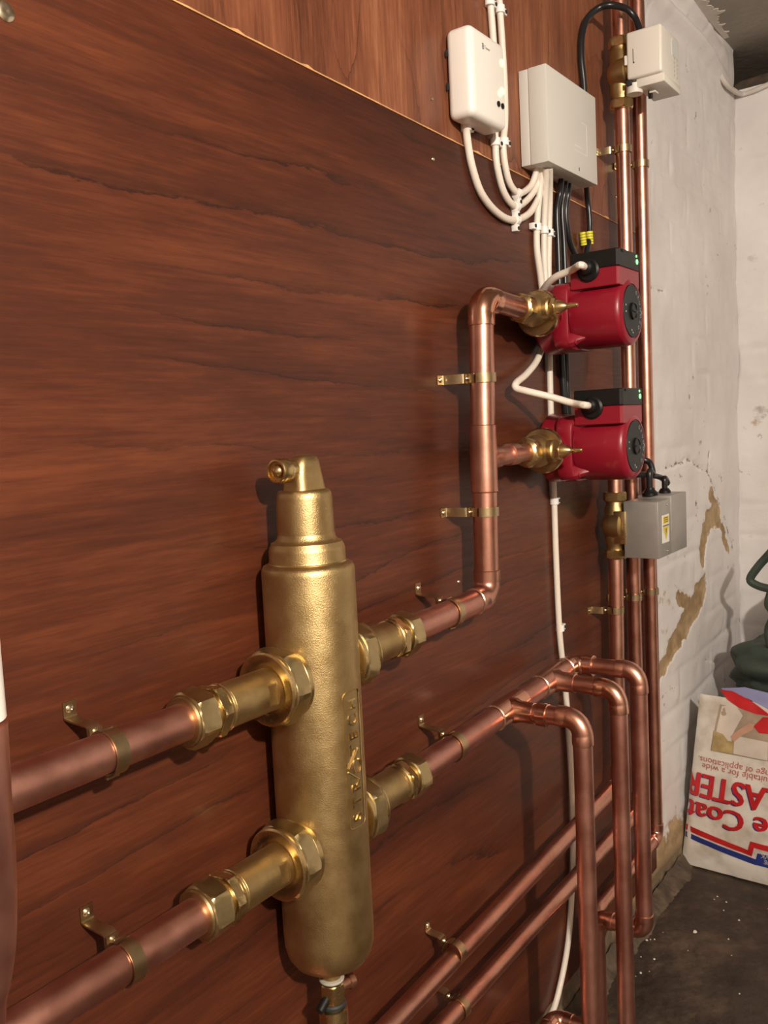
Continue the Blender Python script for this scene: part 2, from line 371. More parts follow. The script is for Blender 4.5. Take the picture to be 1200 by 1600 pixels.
# ragged smear of wall paint on the ceiling edge
mb = MB(); ed = [(1060, -14), (1085, -2), (1098, 6), (1106, 16), (1116, 22), (1115, 36), (1122, 44), (1129, 56), (1131, 62)]
pts = [atz(px, py, ZC-.002) for px, py in ed]; fine = []
for i in range(len(pts)-1):
    for k in range(8):
        q = pts[i].lerp(pts[i+1], k/8); fine.append(q+Vector((0, -.022*abs(noise.noise(q*70))-.01*random.random(), 0)))
mb.loft([[(q.x, max(-.4, min(q.y, -.001)), ZC-.0015), (q.x, YW, ZC-.0015), (q.x, YW, ZC+.001), (q.x, max(-.4, min(q.y, -.001)), ZC+.001)] for q in fine])
struct(mb.build('trim_1', room_paint, smooth=False))

# ------------------------------------------------------------------ plywood
XR = at(1003, 300, YB).x
panel = thing('plywood_panel', 'large dark red varnished plywood board carrying the brass separator and pumps', 'wood panel', (.5, YB, -.83))
def zt(x): return .346*.978+(x-.53)*-.0270
mb = MB(); xs = [-.9, XR]
vs = []
for x in xs:
    vs += [(x, YB, -.832), (x, YB+.018, -.832), (x, YB+.018, zt(x)), (x, YB, zt(x))]
mb.add(vs, [[0, 1, 2, 3], [4, 7, 6, 5], [0, 4, 5, 1], [1, 5, 6, 2], [2, 6, 7, 3], [3, 7, 4, 0]]); mb.build('board', wood_low, panel, smooth=False)
mb = MB(); rings = []
for i in range(240):
    x = -.6+(XR+.6)*i/239; h = .0008+.0008*abs(noise.noise(Vector((x*70, 0, 0))))+(.0018 if random.random() < .03 else 0)
    rings.append([(x, YB-.0012, zt(x)-.0004), (x, YB+.016, zt(x)-.0004), (x, YB+.016, zt(x)+h*.6), (x, YB-.0012, zt(x)+h)])
mb.loft(rings); mb.build('splintered_edge', ply_edge, panel, smooth=False)['label'] = 'pale splintered top edge'
def screw(p, par, r=.0042, nrm=(0, -1, 0)):
    m = MB(); m.lathe([(0, r), (.0006, r), (.0016, r*.7), (.0019, r*.25), (.0013, .0)], p, nrm, 16)
    o = m.build('screw', screw_metal, par)
    return o
for px, py in ((8, 18), (676, 249), (716, 909), (88, 250)):
    if px != 88: screw(at(px, py, YB), panel, .0065 if px == 8 else .0024)
upper = thing('plywood_panel', 'lighter vertical-grained plywood board above the dark board', 'wood panel', (.5, YB, .35))
mb = MB(); vs = []
for x in xs:
    vs += [(x, YB+.001, zt(x)+.0012), (x, YB+.018, zt(x)+.0012), (x, YB+.018, ZC-.002), (x, YB+.001, ZC-.002)]
mb.add(vs, [[0, 1, 2, 3], [4, 7, 6, 5], [0, 4, 5, 1], [1, 5, 6, 2], [2, 6, 7, 3], [3, 7, 4, 0]]); mb.build('board', wood_up, upper, smooth=False)
screw(at(674, 155, YB+.001), upper, .0018); screw(at(962, 308, YB+.001), upper, .002)

# ------------------------------------------------------------------ copper fittings
R28, R22 = .014, .011
def pipe(par, p, q, r=R28, m=None, name='pipe'):
    return MB().sweep([p, q], r, 40).build(name, m or copper, par)
def elbow(par, c, d1, d2, r, m=None, arm=None, bend=None):
    """90 degree capillary elbow: corner point c, legs towards d1 and d2"""
    c = Vector(c); d1 = Vector(d1).normalized(); d2 = Vector(d2).normalized(); bend = bend or r*1.35; arm = arm or r*2.25
    pts = [c+d1*arm, c+d1*(arm-.0008), c+d1*(bend+.0005)]; ra = [r+.0002, r+.0013, r+.0013]
    cen = c+d1*bend+d2*bend
    for k in range(0, 13):
        a = math.pi/2*k/12; pts.append(cen-d2*bend*math.cos(a)-d1*bend*math.sin(a)); ra.append(r+.0010)
    pts += [c+d2*(bend+.0005), c+d2*(arm-.0008), c+d2*arm]; ra += [r+.0013, r+.0013, r+.0002]
    o = MB().sweep(pts, ra, 40).build('elbow', m or copper_bright, par)
    return o
def seam(par, c, d, r):
    return MB().lathe([(-.0009, r+.0002), (0, r+.0014), (.0009, r+.0002)], c, d, 40, cap=False).build('solder_ring', solder, par)
def tee(par, c, d, b, r, rb, half=None, arm=None, m=None):
    c = Vector(c); d = Vector(d).normalized(); b = Vector(b).normalized(); half = half or r*2.1; arm = arm or r*1.9
    mb_ = MB(); mb_.lathe([(-half, r+.0002), (-half+.0008, r+.0014), (-.018, r+.0014), (.018, r+.0014), (half-.0008, r+.0014), (half, r+.0002)], c, d, 40)
    mb_.lathe([(0, rb+.004), (r*.85, rb+.004), (r*1.12, rb+.0018), (arm-.0008, rb+.0014), (arm, rb+.0002)], c, b, 40)
    return mb_.build('tee', m or copper_bright, par)

SX, SY = .5815, -.055      # separator axis
ZU, ZL = -.2065, -.3555    # port heights
# left flow pipes
rl = thing('copper_pipe', 'thick copper pipe entering the upper left side of the brass separator', 'pipe', (.37, SY, ZU))
pipe(rl, (.10, SY, -.2085), (.452, SY, ZU), R28, copper_dull)
rl2 = thing('copper_pipe', 'thick copper pipe entering the lower left side of the brass separator', 'pipe', (.37, SY, ZL))
pipe(rl2, (.10, SY, -.3595), (.452, SY, ZL), R28, copper_dull)
# upper right run: pipe, elbow, riser, tee, elbow
run = thing('copper_pipework', 'copper riser from the upper right port up to both red pumps', 'pipe', (.89, SY, -.2))
ELB = Vector((.8935, SY, -.1975)); ELT = Vector((.9045, SY, .1425)); TEE = Vector((.8975, SY, -.0385))
pipe(run, (.712, SY, -.203), (ELB.x-.02, SY, -.1978), R28, copper_dull)
elbow(run, ELB, (-1, 0, 0), (.02, 0, 1), R28, copper); seam(run, ELB+Vector((-.0315, 0, 0)), (1, 0, 0), R28)
pipe(run, ELB+Vector((0, 0, .02)), TEE-Vector((0, 0, .02)), R28)
tee(run, TEE, (.02, 0, 1), (1, 0, 0), R28, R22, .038, .034, copper); seam(run, TEE+Vector((0, 0, -.038)), (0, 0, 1), R28)
pipe(run, TEE+Vector((0, 0, .02)), ELT-Vector((0, 0, .02)), R28)
elbow(run, ELT, (0, 0, -1), (1, 0, -.06), R28, copper_bright, bend=.019)
PX, PY = 1.125, -.055; P1, P2 = .1335, -.0370
pipe(run, ELT+Vector((.02, 0, 0)), (1.0, PY, .1385), R28*.93, copper)
pipe(run, TEE+Vector((.02, 0, 0)), (1.0, PY, P2), R22, copper_dull)
mb = MB().lathe([(0, R22+.0002), (.0008, .0132), (.02, .0132), (.021, R22+.0002)], (.955, PY, P2), (1, 0, 0), 36); mb.build('coupling', copper, run)
# manifold
man = thing('copper_manifold', 'copper header with three arms turning down in front of the board', 'pipe', (.95, SY, -.34))
def zh(x): return -.3475+(x-.78)*.040
d = [(.932, -.150), (1.052, -.147), (1.128, -.146)]
pipe(man, (.712, SY, zh(.712)), (1.11, SY, zh(1.11)), R28, copper_dull)
for i, (x, y) in enumerate(d):
    z = zh(x); c = Vector((x, SY, z)); e = Vector((x, y, z+(.002, -.001, .001)[i]))
    if i < 2:
        tee(man, c, (1, 0, .04), (0, -1, 0), R28, R22, .034, .036, copper if i else copper_bright); seam(man, c+Vector((-.034, 0, -.001)), (1, 0, 0), R28)
    else:
        elbow(man, c, (-1, 0, -.04), (0, -1, 0), R28*.93, copper_bright, bend=.017); seam(man, c+Vector((-.031, 0, 0)), (1, 0, 0), R28)
    pipe(man, c+Vector((0, -.02, 0)), e+Vector((0, .012, 0)), R22, copper)
    if i == 0:
        MB().lathe([(0, R22), (.001, .0134), (.013, .0134), (.014, R22)], c+Vector((0, -.040, 0)), (0, -1, 0), 36).build('coupling', copper_bright, man)
    elbow(man, e, (0, 1, 0), (0, 0, -1), R22, copper_bright if i == 1 else copper, bend=.019, arm=.030)
    if i < 2: pipe(man, e+Vector((0, 0, -.02)), (x, y, ZF+.002), R22, copper_dull, 'down_pipe')
    else:
        zb = at(1002, 1462, y).z
        pipe(man, e+Vector((0, 0, -.02)), (x, y, zb+.01), R22, copper_dull, 'down_pipe')
        elbow(man, (x, y, zb), (0, 0, 1), (0, 1, 0), R22, copper, bend=.015)
        pipe(man, (x, y+.012, zb), (x, -.090, zb), R22, copper); elbow(man, (x, -.078, zb), (0, -1, 0), (0, 0, -1), R22, copper, bend=.015); pipe(man, (x, -.078, zb-.012), (x, -.078, ZF+.002), R22, copper_dull)
# wall verticals and low horizontals
yv = -.048
def vert(name, label, top, bot, zb, left, lz, segs, mat):
    t = thing('copper_pipe', label, 'pipe', (top[0], yv, 0)); t0 = Vector((top[0], yv, top[1])); b0 = Vector((bot, yv, zb))
    for za, zc in segs:
        f = lambda z: b0.lerp(t0, (z-zb)/(top[1]-zb))
        pipe(t, f(za), f(zc), R22, mat)
    return t, b0
xa, xb, xc = 1.305, 1.388, 1.462
zA, zB, zC = -.565, -.640, -.722
ta, ea = vert('a', 'copper pipe dropping below the small brass zone valve with the metal box', (1.318, -.04), 1.300, zA, 0, 0, [(zA+.012, -.20), (-.125, -.045)], copper)
tb_, eb = vert('b', 'tall copper pipe behind the pumps carrying the topmost brass zone valve', (1.383, ZC), xb, zB, 0, 0, [(zB+.012, .470), (.565, ZC-.001)], copper)
tc_, ec = vert('c', 'rightmost tall copper pipe beside the white painted wall', (1.462, ZC), 1.466, zC, 0, 0, [(zC+.012, ZC-.001)], copper)
elbow(ta, ea, (0, 0, 1), (-1, 0, -.02), R22, copper); elbow(tb_, eb, (0, 0, 1), (-1, 0, -.01), R22, copper); elbow(tc_, ec, (0, 0, 1), (-1, 0, 0), R22, copper, bend=.015)
pa = at(600, 1612, yv); pipe(ta, ea-Vector((.012, 0, 0)), ea+(pa-ea)*1.35, R22, copper)
pb = at(695, 1598, yv); pipe(tb_, eb-Vector((.012, 0, 0)), eb+(pb-eb)*1.35, R22, copper)
pipe(tc_, ec-Vector((.012, 0, 0)), (1.205, yv, zC-.004), R22, copper)
elbow(tc_, (1.188, yv, zC-.004), (1, 0, 0), (0, 0, -1), R22, copper); pipe(tc_, (1.188, yv, zC-.02), (1.188, yv, ZF+.002), R22, copper)
# pipe with elbow near the floor at the bottom edge
lowp = thing('copper_pipe', 'copper pipe elbow near the floor at the foot of the white cable', 'pipe', (1.02, -.05, -.85))
q = at(868, 1590, -.05)
elbow(lowp, q, (-1, 0, 0), (0, -1, 0), R22, copper_bright, bend=.015); pipe(lowp, q+Vector((-.012, 0, 0)), q+Vector((-.5, 0, 0)), R22); pipe(lowp, q+Vector((0, -.012, 0)), q+Vector((0, -.07, 0)), R22)
lowp2 = thing('copper_pipe', 'copper elbow just showing at the bottom edge left of the white cable', 'pipe', (.9, -.05, -.85))
q = at(800, 1608, -.06)
elbow(lowp2, q, (-1, 0, 0), (0, -1, 0), R22, copper_bright, bend=.015); pipe(lowp2, q+Vector((-.012, 0, 0)), q+Vector((-.4, 0, 0)), R22); pipe(lowp2, q+Vector((0, -.012, 0)), q+Vector((0, -.03, 0)), R22)
# near pipe at the left margin
nearp = thing('copper_pipe', 'vertical copper pipe with a white collar at the extreme left edge, close to the lens', 'pipe', (.12, -.2, -.3))
def nx(px, py, r, y=-.2):   # centre whose right edge sits at the pixel
    p = at(px, py, y); return Vector((p.x-r*1.25, y-r*.25, p.z))
rr_ = .016
MB().sweep(smoothpath([nx(8, 1112, rr_), nx(14, 1220, rr_), nx(21, 1330, rr_), nx(21, 1430, rr_), nx(14, 1490, rr_), nx(6, 1530, rr_), nx(3, 1640, rr_)], 6), rr_, 32).build('pipe', copper_dull, nearp)
MB().lathe([(0, .013), (.002, .0165), (.078, .0165), (.081, .014)], nx(5, 1112, rr_), (0, 0, 1), 32).build('collar', white_plastic, nearp)['label'] = 'white plastic collar'

# ------------------------------------------------------------------ pipe clips
def make_clip(r, stand, w=.0105):
    """pipe along local Z, board at local y=+stand, fixing leg towards local -X"""
    t = thing('pipe_clip', '', 'pipe clip'); th = .0013; ro = r+.0008
    m = MB(); rings = []
    for k in range(49):
        a = math.pi+math.radians(5)+(2*math.pi-math.radians(10))*k/48; cx, sy = math.cos(a), math.sin(a)
        rings.append([(cx*ro, sy*ro, -w/2), (cx*(ro+th), sy*(ro+th), -w/2), (cx*(ro+th), sy*(ro+th), w/2), (cx*ro, sy*ro, w/2)])
    m.loft(rings)
    # hooked joint on the far side
    m.box((ro-.0005, -.0022, -w/2), (ro+.0032, .0006, w/2), .0004); m.box((ro+.0002, .0006, -w*.3), (ro+.0026, .0026, w*.3), .0003)
    m.build('band', brass_strip, t)
    m = MB(); x0 = -ro-.0005
    m.strip([(-r*.5, .0133, 0), (-r-.0012, .0137, 0)], (0, 0, 1), w, th)
    hb = stand-.0008; e0 = -r*.45; yb_ = .0150
    m.strip([(e0, yb_, 0), (-r-.0010, yb_+.0005, 0), (-r-.0022, yb_+.0025, 0), (-r-.0030, hb-.005, 0), (-r-.0036, hb-.0012, 0), (-r-.0050, hb, 0), (-r-.0155, hb, 0)], (0, 0, 1), w, th)
    m.build('bracket', brass_strip, t)
    screw((-r+.0020, .0128, 0), t, .0024); screw((-r-.0100, stand-.0014, 0), t, .0030)
    return t
def copy_tree(o, parent=None):
    c = o.copy(); COL.objects.link(c); c.parent = parent
    for ch in o.children: copy_tree(ch, c)
    return c
used = {}
def clip(pos, r, axis, leg, label, hide=False):
    key = r
    if key not in used:
        used[key] = make_clip(r, YB-SY if r == R28 else YB-yv); o = used[key]
    else: o = copy_tree(used[key])
    z = Vector(axis).normalized(); x = -Vector(leg).normalized(); y = z.cross(x)
    if y.y < 0: z = -z; y = z.cross(x)
    o.matrix_world = Matrix(((x.x, y.x, z.x, pos[0]), (x.y, y.y, z.y, pos[1]), (x.z, y.z, z.z, pos[2]), (0, 0, 0, 1)))
    o['label'] = label; o['category'] = 'pipe clip'; o['group'] = 'brass pipe clips'
G = (('brass clip on the upper left pipe beside the separator', (.366, SY, -.2075), R28, 0),
     ('brass clip on the lower left pipe beside the separator', (.366, SY, -.3567), R28, 0),
     ('upper brass clip on the copper riser, between the two pump branches', (.9005, SY, .0525), R28, 1),
     ('lower brass clip on the copper riser, below its tee', (.8955, SY, -.0985), R28, 1),
     ('brass clip on the short pipe between upper right union and riser elbow', (.812, SY, -.1995), R28, 0),
     ('brass clip on the header pipe beyond the lower right union', (.806, SY, -.3465), R28, 0))
for lab, pos, r, v in G: clip(pos, r, (0, 0, 1) if v else (1, 0, 0), (-1, 0, 0) if v else (0, 0, 1), lab)
pc = at(710, 1487, yv); clip((pc.x, yv, pc.z), R22, (pa-ea), (0, 0, 1), 'brass clip on the upper of the two low slanting pipes')
pc = at(717, 1572, yv); pcz = eb.z+(pb.z-eb.z)*(eb.x-pc.x)/(eb.x-pb.x); clip((pc.x, yv, pcz), R22, (pb-eb), (0, 0, 1), 'brass clip on the lower low pipe, at the bottom edge')
for lab, px, py, x in (('brass clip on the tall pipe just below the topmost zone valve', 968, 222, 1.384), ('brass clip on the rightmost pipe near the white wall, upper one', 996, 246, 1.463),
                       ('brass clip on the pipe below the metal-boxed zone valve, leftmost of three', 963, 958, 1.305), ('brass clip on the middle tall pipe below the metal box', 990, 938, 1.386),
                       ('brass clip on the rightmost pipe below the metal box', 1015, 930, 1.465)):
    clip((x, yv, at(px, py, yv-.01).z), R22, (0, 0, 1), (-1, 0, 0), lab)

# ------------------------------------------------------------------ separator
sep = thing('hydraulic_separator', 'tall cast brass hydraulic separator standing off the dark board', 'separator', (SX, SY, -.47))
RB = .0402
m = MB().lathe([(-.474, .010), (-.4735, .018), (-.4715, .0255), (-.4670, .0325), (-.460, .0373), (-.451, .0397), (-.440, RB), (-.118, RB), (-.1145, .0397), (-.112, .0385), (-.1105, .036), (-.1095, .0335), (-.107, .0328), (-.099, .0328), (-.096, .0322), (-.094, .031), (-.0925, .0305), (-.0915, .0278), (-.089, .0255), (-.085, .0246)], (SX, SY, 0), (0, 0, 1), 72)
m.build('body', brass_cast, sep, ang=50)
MB().lathe([(-.1105, .0336), (-.1095, .0342), (-.1085, .0336)], (SX, SY, 0), (0, 0, 1), 72, cap=False).build('joint_ring', brass, sep)
m = MB().lathe([(-.090, .0246), (-.055, .0240), (-.051, .0236), (-.0485, .0222), (-.0475, .020)], (SX, SY, 0), (0, 0, 1), 56); m.build('vent_neck', brass_cast, sep, ang=50)
# wedge-shaped vent head
m = MB(); rings = []
for z, x0, x1, hy, in ((-.052, -.018, .0195, .014), (-.046, -.017, .0185, .0135), (-.036, -.016, .0165, .0125), (-.026, -.014, .0145, .0115), (-.0205, -.011, .0125, .010), (-.0185, -.007, .010, .0075), (-.0178, -.002, .006, .004)):
    ring = []
    for k in range(32):
        a = 2*math.pi*k/32; ca, sa = math.cos(a), math.sin(a); e = .55
        ring.append((SX+(x0+x1)/2+(x1-x0)/2*math.copysign(abs(ca)**e, ca), SY+hy*math.copysign(abs(sa)**e, sa), z))
    rings.append(ring)
m.loft(rings); m.build('vent_head', brass_cast, sep, ang=60)
kn = MB().lathe([(0, .0085), (.012, .0085), (.0125, .0098), (.014, .0106), (.024, .0106), (.0255, .0098), (.0258, .0086), (.0225, .0082), (.0222, .0058), (.0245, .0055), (.0262, .0042), (.0275, .002), (.028, .0008)], (SX-.008, SY, -.0300), (-1, 0, 0), 40).build('vent_cap', brass, sep)
# raised name plate facing the room
pz0, pz1 = at(556, 1293, -.094).z, at(547, 1078, -.094).z
pm = MB(); rings = []
def plate_pt(s, z, dr): a = s/RB; return (SX+(RB+dr)*math.sin(a), SY-(RB+dr)*math.cos(a), z)
hw = .0112
outline = []
for (cx, cz, a0) in ((hw-.004, pz1-.004, 0), (-hw+.006, pz1-.006, 90), (-hw+.004, pz0+.004, 180), (hw-.004, pz0+.004, 270)):
    rr2 = .006 if a0 == 90 else .004
    for k in range(7): a = math.radians(a0+15*k); outline.append((cx+rr2*math.cos(a), cz+rr2*math.sin(a)))
dense = []
for i in range(len(outline)):
    p, q = outline[i], outline[(i+1) % len(outline)]; n_ = max(1, int(math.hypot(q[0]-p[0], q[1]-p[1])/.003))
    for k in range(n_): dense.append((p[0]+(q[0]-p[0])*k/n_, p[1]+(q[1]-p[1])*k/n_))
loops = [dense, [(x*.94, (z-(pz0+pz1)/2)*.99+(pz0+pz1)/2) for x, z in dense], [(x*.9, (z-(pz0+pz1)/2)*.983+(pz0+pz1)/2) for x, z in dense]]
pm.loft([[plate_pt(x, z, -.0006) for x, z in loops[0]], [plate_pt(x, z, .0009) for x, z in loops[0]], [plate_pt(x, z, .0009) for x, z in loops[1]], [plate_pt(x, z, .0004) for x, z in loops[2]]], cap=False)
pm.build('name_plate_rim', brass_cast, sep, ang=30)
# raised letters, reading upwards, wrapped on the body
def wrap_text(mbx, body, size, zc, ex=.0007, sx=1.0):
    vs, fs = text_mesh(body, size, ex); mbx.add([plate_pt(-v.y+0.0, zc+v.x*sx, .0002+v.z) for v in vs], fs)
lm_ = MB(); H = pz1-pz0
for ch, t_ in (('S', .075), ('T', .19), ('R', .30), ('T', .575), ('E', .67), ('C', .785), ('H', .90)): wrap_text(lm_, ch, .0165, pz0+H*t_)
lm_.build('lettering', brass, sep, ang=30)
m = MB()
def ridge(pts, r): m.sweep([plate_pt(s, z, .0006) for s, z in pts], r, 8)
zc_ = pz0+H*.44
ridge([(.004, zc_+.016), (-.009, zc_+.001)], .0011); ridge([(-.009, zc_-.002), (.004, zc_-.012)], .0007)
ridge([(-.001+.0055*math.cos(a)+.003, zc_+.001+.0065*math.sin(a)) for a in [math.radians(q) for q in range(100, 250, 15)]], .0007)
ridge([(.002+.0055*math.cos(a), zc_+.0065*math.sin(a)) for a in [math.radians(q) for q in range(-70, 80, 15)]], .0007)
m.build('emblem', brass, sep)

def union(z, s, label):
    t = thing('pipe_union', label, 'pipe fitting', (SX+s*.09, SY, z), 'brass unions on the separator'); D = (s, 0, 0); X = lambda u: (SX+s*u, SY, z)
    MB().lathe([(0, .021), (.02, .021)], X(.022), D, 48).build('port', brass_cast, t)
    m = MB(); m.lathe([(0, .028), (.0015, .0305), (.006, .0305), (.007, .0295)], X(.0345), D, 56)
    m.build('port_flange', brass, t)
    m = MB().hexn(X(.0395), D, .019, .0345, .26, rot=.35); m.build('union_nut', brass_nut, t, ang=22)
    MB().lathe([(-.001, .0302), (0, .0308), (.003, .0308), (.0042, .0292), (.0044, .0225), (.0030, .0200), (.0015, .0180)], X(.0575), D, 56).build('nut_collar', brass, t)
    m = MB(); L0, L1 = .055, .112; rings = []
    for u in (L0, L0+.001, .0635, .064, .0745, .075, L1-.001, L1):
        ring = []; flat = .0637 < u < .0748; rad_ = .0178 if L0 < u < L1 else .0170
        for k in range(64):
            a = 2*math.pi*(k+.5)/64; yy, zz = rad_*math.cos(a), rad_*math.sin(a)
            if flat: yy = max(-.0150, min(.0150, yy))
            ring.append((SX+s*u, SY+yy, z+zz))
        rings.append(ring)
    m.loft(rings); m.build('tailpiece', brass_cast, t, ang=30)
    MB().lathe([(0, .0175), (.0008, .0188), (.0018, .0192), (.0026, .0183), (.0034, .0192), (.0048, .0190), (.0055, .018)], X(.1115), D, 48).build('sealing_ring', brass, t)
    MB().hexn(X(.117), D, .009, .0215, .15, rot=.2).build('fitting_body', brass, t, ang=22)
    MB().lathe([(0, .0168), (.006, .0168)], X(.125), D, 40).build('thread', brass, t)
    m = MB().hexn(X(.130), D, .019, .0232, .16, rot=.55); m.lathe([(0, .0185), (.0018, .0178), (.002, .0142)], X(.149), D, 40); m.build('compression_nut', brass_nut, t, ang=22)
    return t
union(ZU, -1, 'brass union joining the thick pipe to the separator, upper left')
union(ZL, -1, 'brass union joining the thick pipe to the separator, lower left')
union(ZU+.003, 1, 'brass union on the upper right port of the separator')
union(ZL+.006, 1, 'brass union on the lower right port of the separator')
dr = thing('drain_valve', 'small brass drain cock under the separator with white sealing tape', 'drain valve', (SX, SY, -.54))
MB().lathe([(-.489, .0088), (-.470, .0092)], (SX, SY, 0), (0, 0, 1), 28).build('stem', brass_cast, dr)
MB().lathe([(-.4895, .0095), (-.489, .0112), (-.4878, .0116), (-.4865, .0112), (-.486, .0092)], (SX, SY, 0), (0, 0, 1), 28).build('sealing_tape', ptfe, dr)
m = MB().hexn((SX, SY, -.509), (0, 0, 1), .018, .0118, .15); m.build('valve_body', brass, dr, ang=22)
MB().lathe([(0, .0055), (.008, .0055), (.009, .007), (.014, .007), (.015, .005), (.0135, .0045), (.0135, .0)], (SX+.008, SY-.003, -.499), (1, -.3, 0), 20).build('drain_screw', copper_bright, dr)
MB().lathe([(0, .004), (.012, .004), (.013, .003)], (SX-.008, SY, -.503), (-1, 0, -.6), 16).build('handle', black_plastic, dr)
MB().lathe([(-.514, .0105), (-.5125, .0118), (-.5105, .0118), (-.509, .0105)], (SX, SY, 0), (0, 0, 1), 32).build('rubber_washer', rubber, dr)
MB().lathe([(-.545, .0095), (-.543, .0128), (-.519, .0132), (-.515, .0128), (-.514, .0105)], (SX, SY, 0), (0, 0, 1), 36).build('hose_union', brass, dr)

# ------------------------------------------------------------------ pump isolating valves
def pvalve(z, zp, label):
    t = thing('isolating_valve', label, 'valve', (1.045, PY, z), 'brass pump valves'); D = (1, 0, 0)
    m = MB().hexn((1.000, PY, z), D, .016, .0195, .18, rot=.4); m.lathe([(-.002, .0138), (0, .0165), (.001, .0165)], (1.0, PY, z), D, 36); m.build('compression_nut', brass, t, ang=22)
    m = MB().lathe([(0, .0145), (.004, .0150), (.009, .0185), (.016, .0205), (.024, .0205), (.030, .019), (.034, .017), (.042, .017)], (1.014, PY, z), D, 40); m.build('body', brass_cast, t)
    m = MB().lathe([(0, .019), (.001, .0275), (.0035, .029), (.010, .029), (.012, .0275), (.0125, .02)], (1.046, PY, (z+zp)/2), D, 48); m.build('pump_flange_nut', brass, t)
    m = MB().lathe([(0, .0140), (.024, .0140), (.026, .0125), (.0262, .0108)], (1.036, PY, z), (0, -1, 0), 32); m.build('bonnet', brass_cast, t)
    MB().hexn((1.036, PY-.026, z), (0, -1, 0), .007, .0115, .15).build('gland_nut', brass, t, ang=22)
    MB().lathe([(0, .0088), (.006, .0078), (.012, .0042), (.0135, .0032), (.016, .0030), (.017, .0036), (.019, .0030), (.026, .0028), (.027, .0022)], (1.036, PY-.033, z), (0, -1, 0), 24).build('spindle', brass, t)
    return t
pvalve(.1385, P1, 'brass isolating valve with pointed spindle beside the upper red pump')
pvalve(P2, P2, 'brass isolating valve with pointed spindle beside the lower red pump')
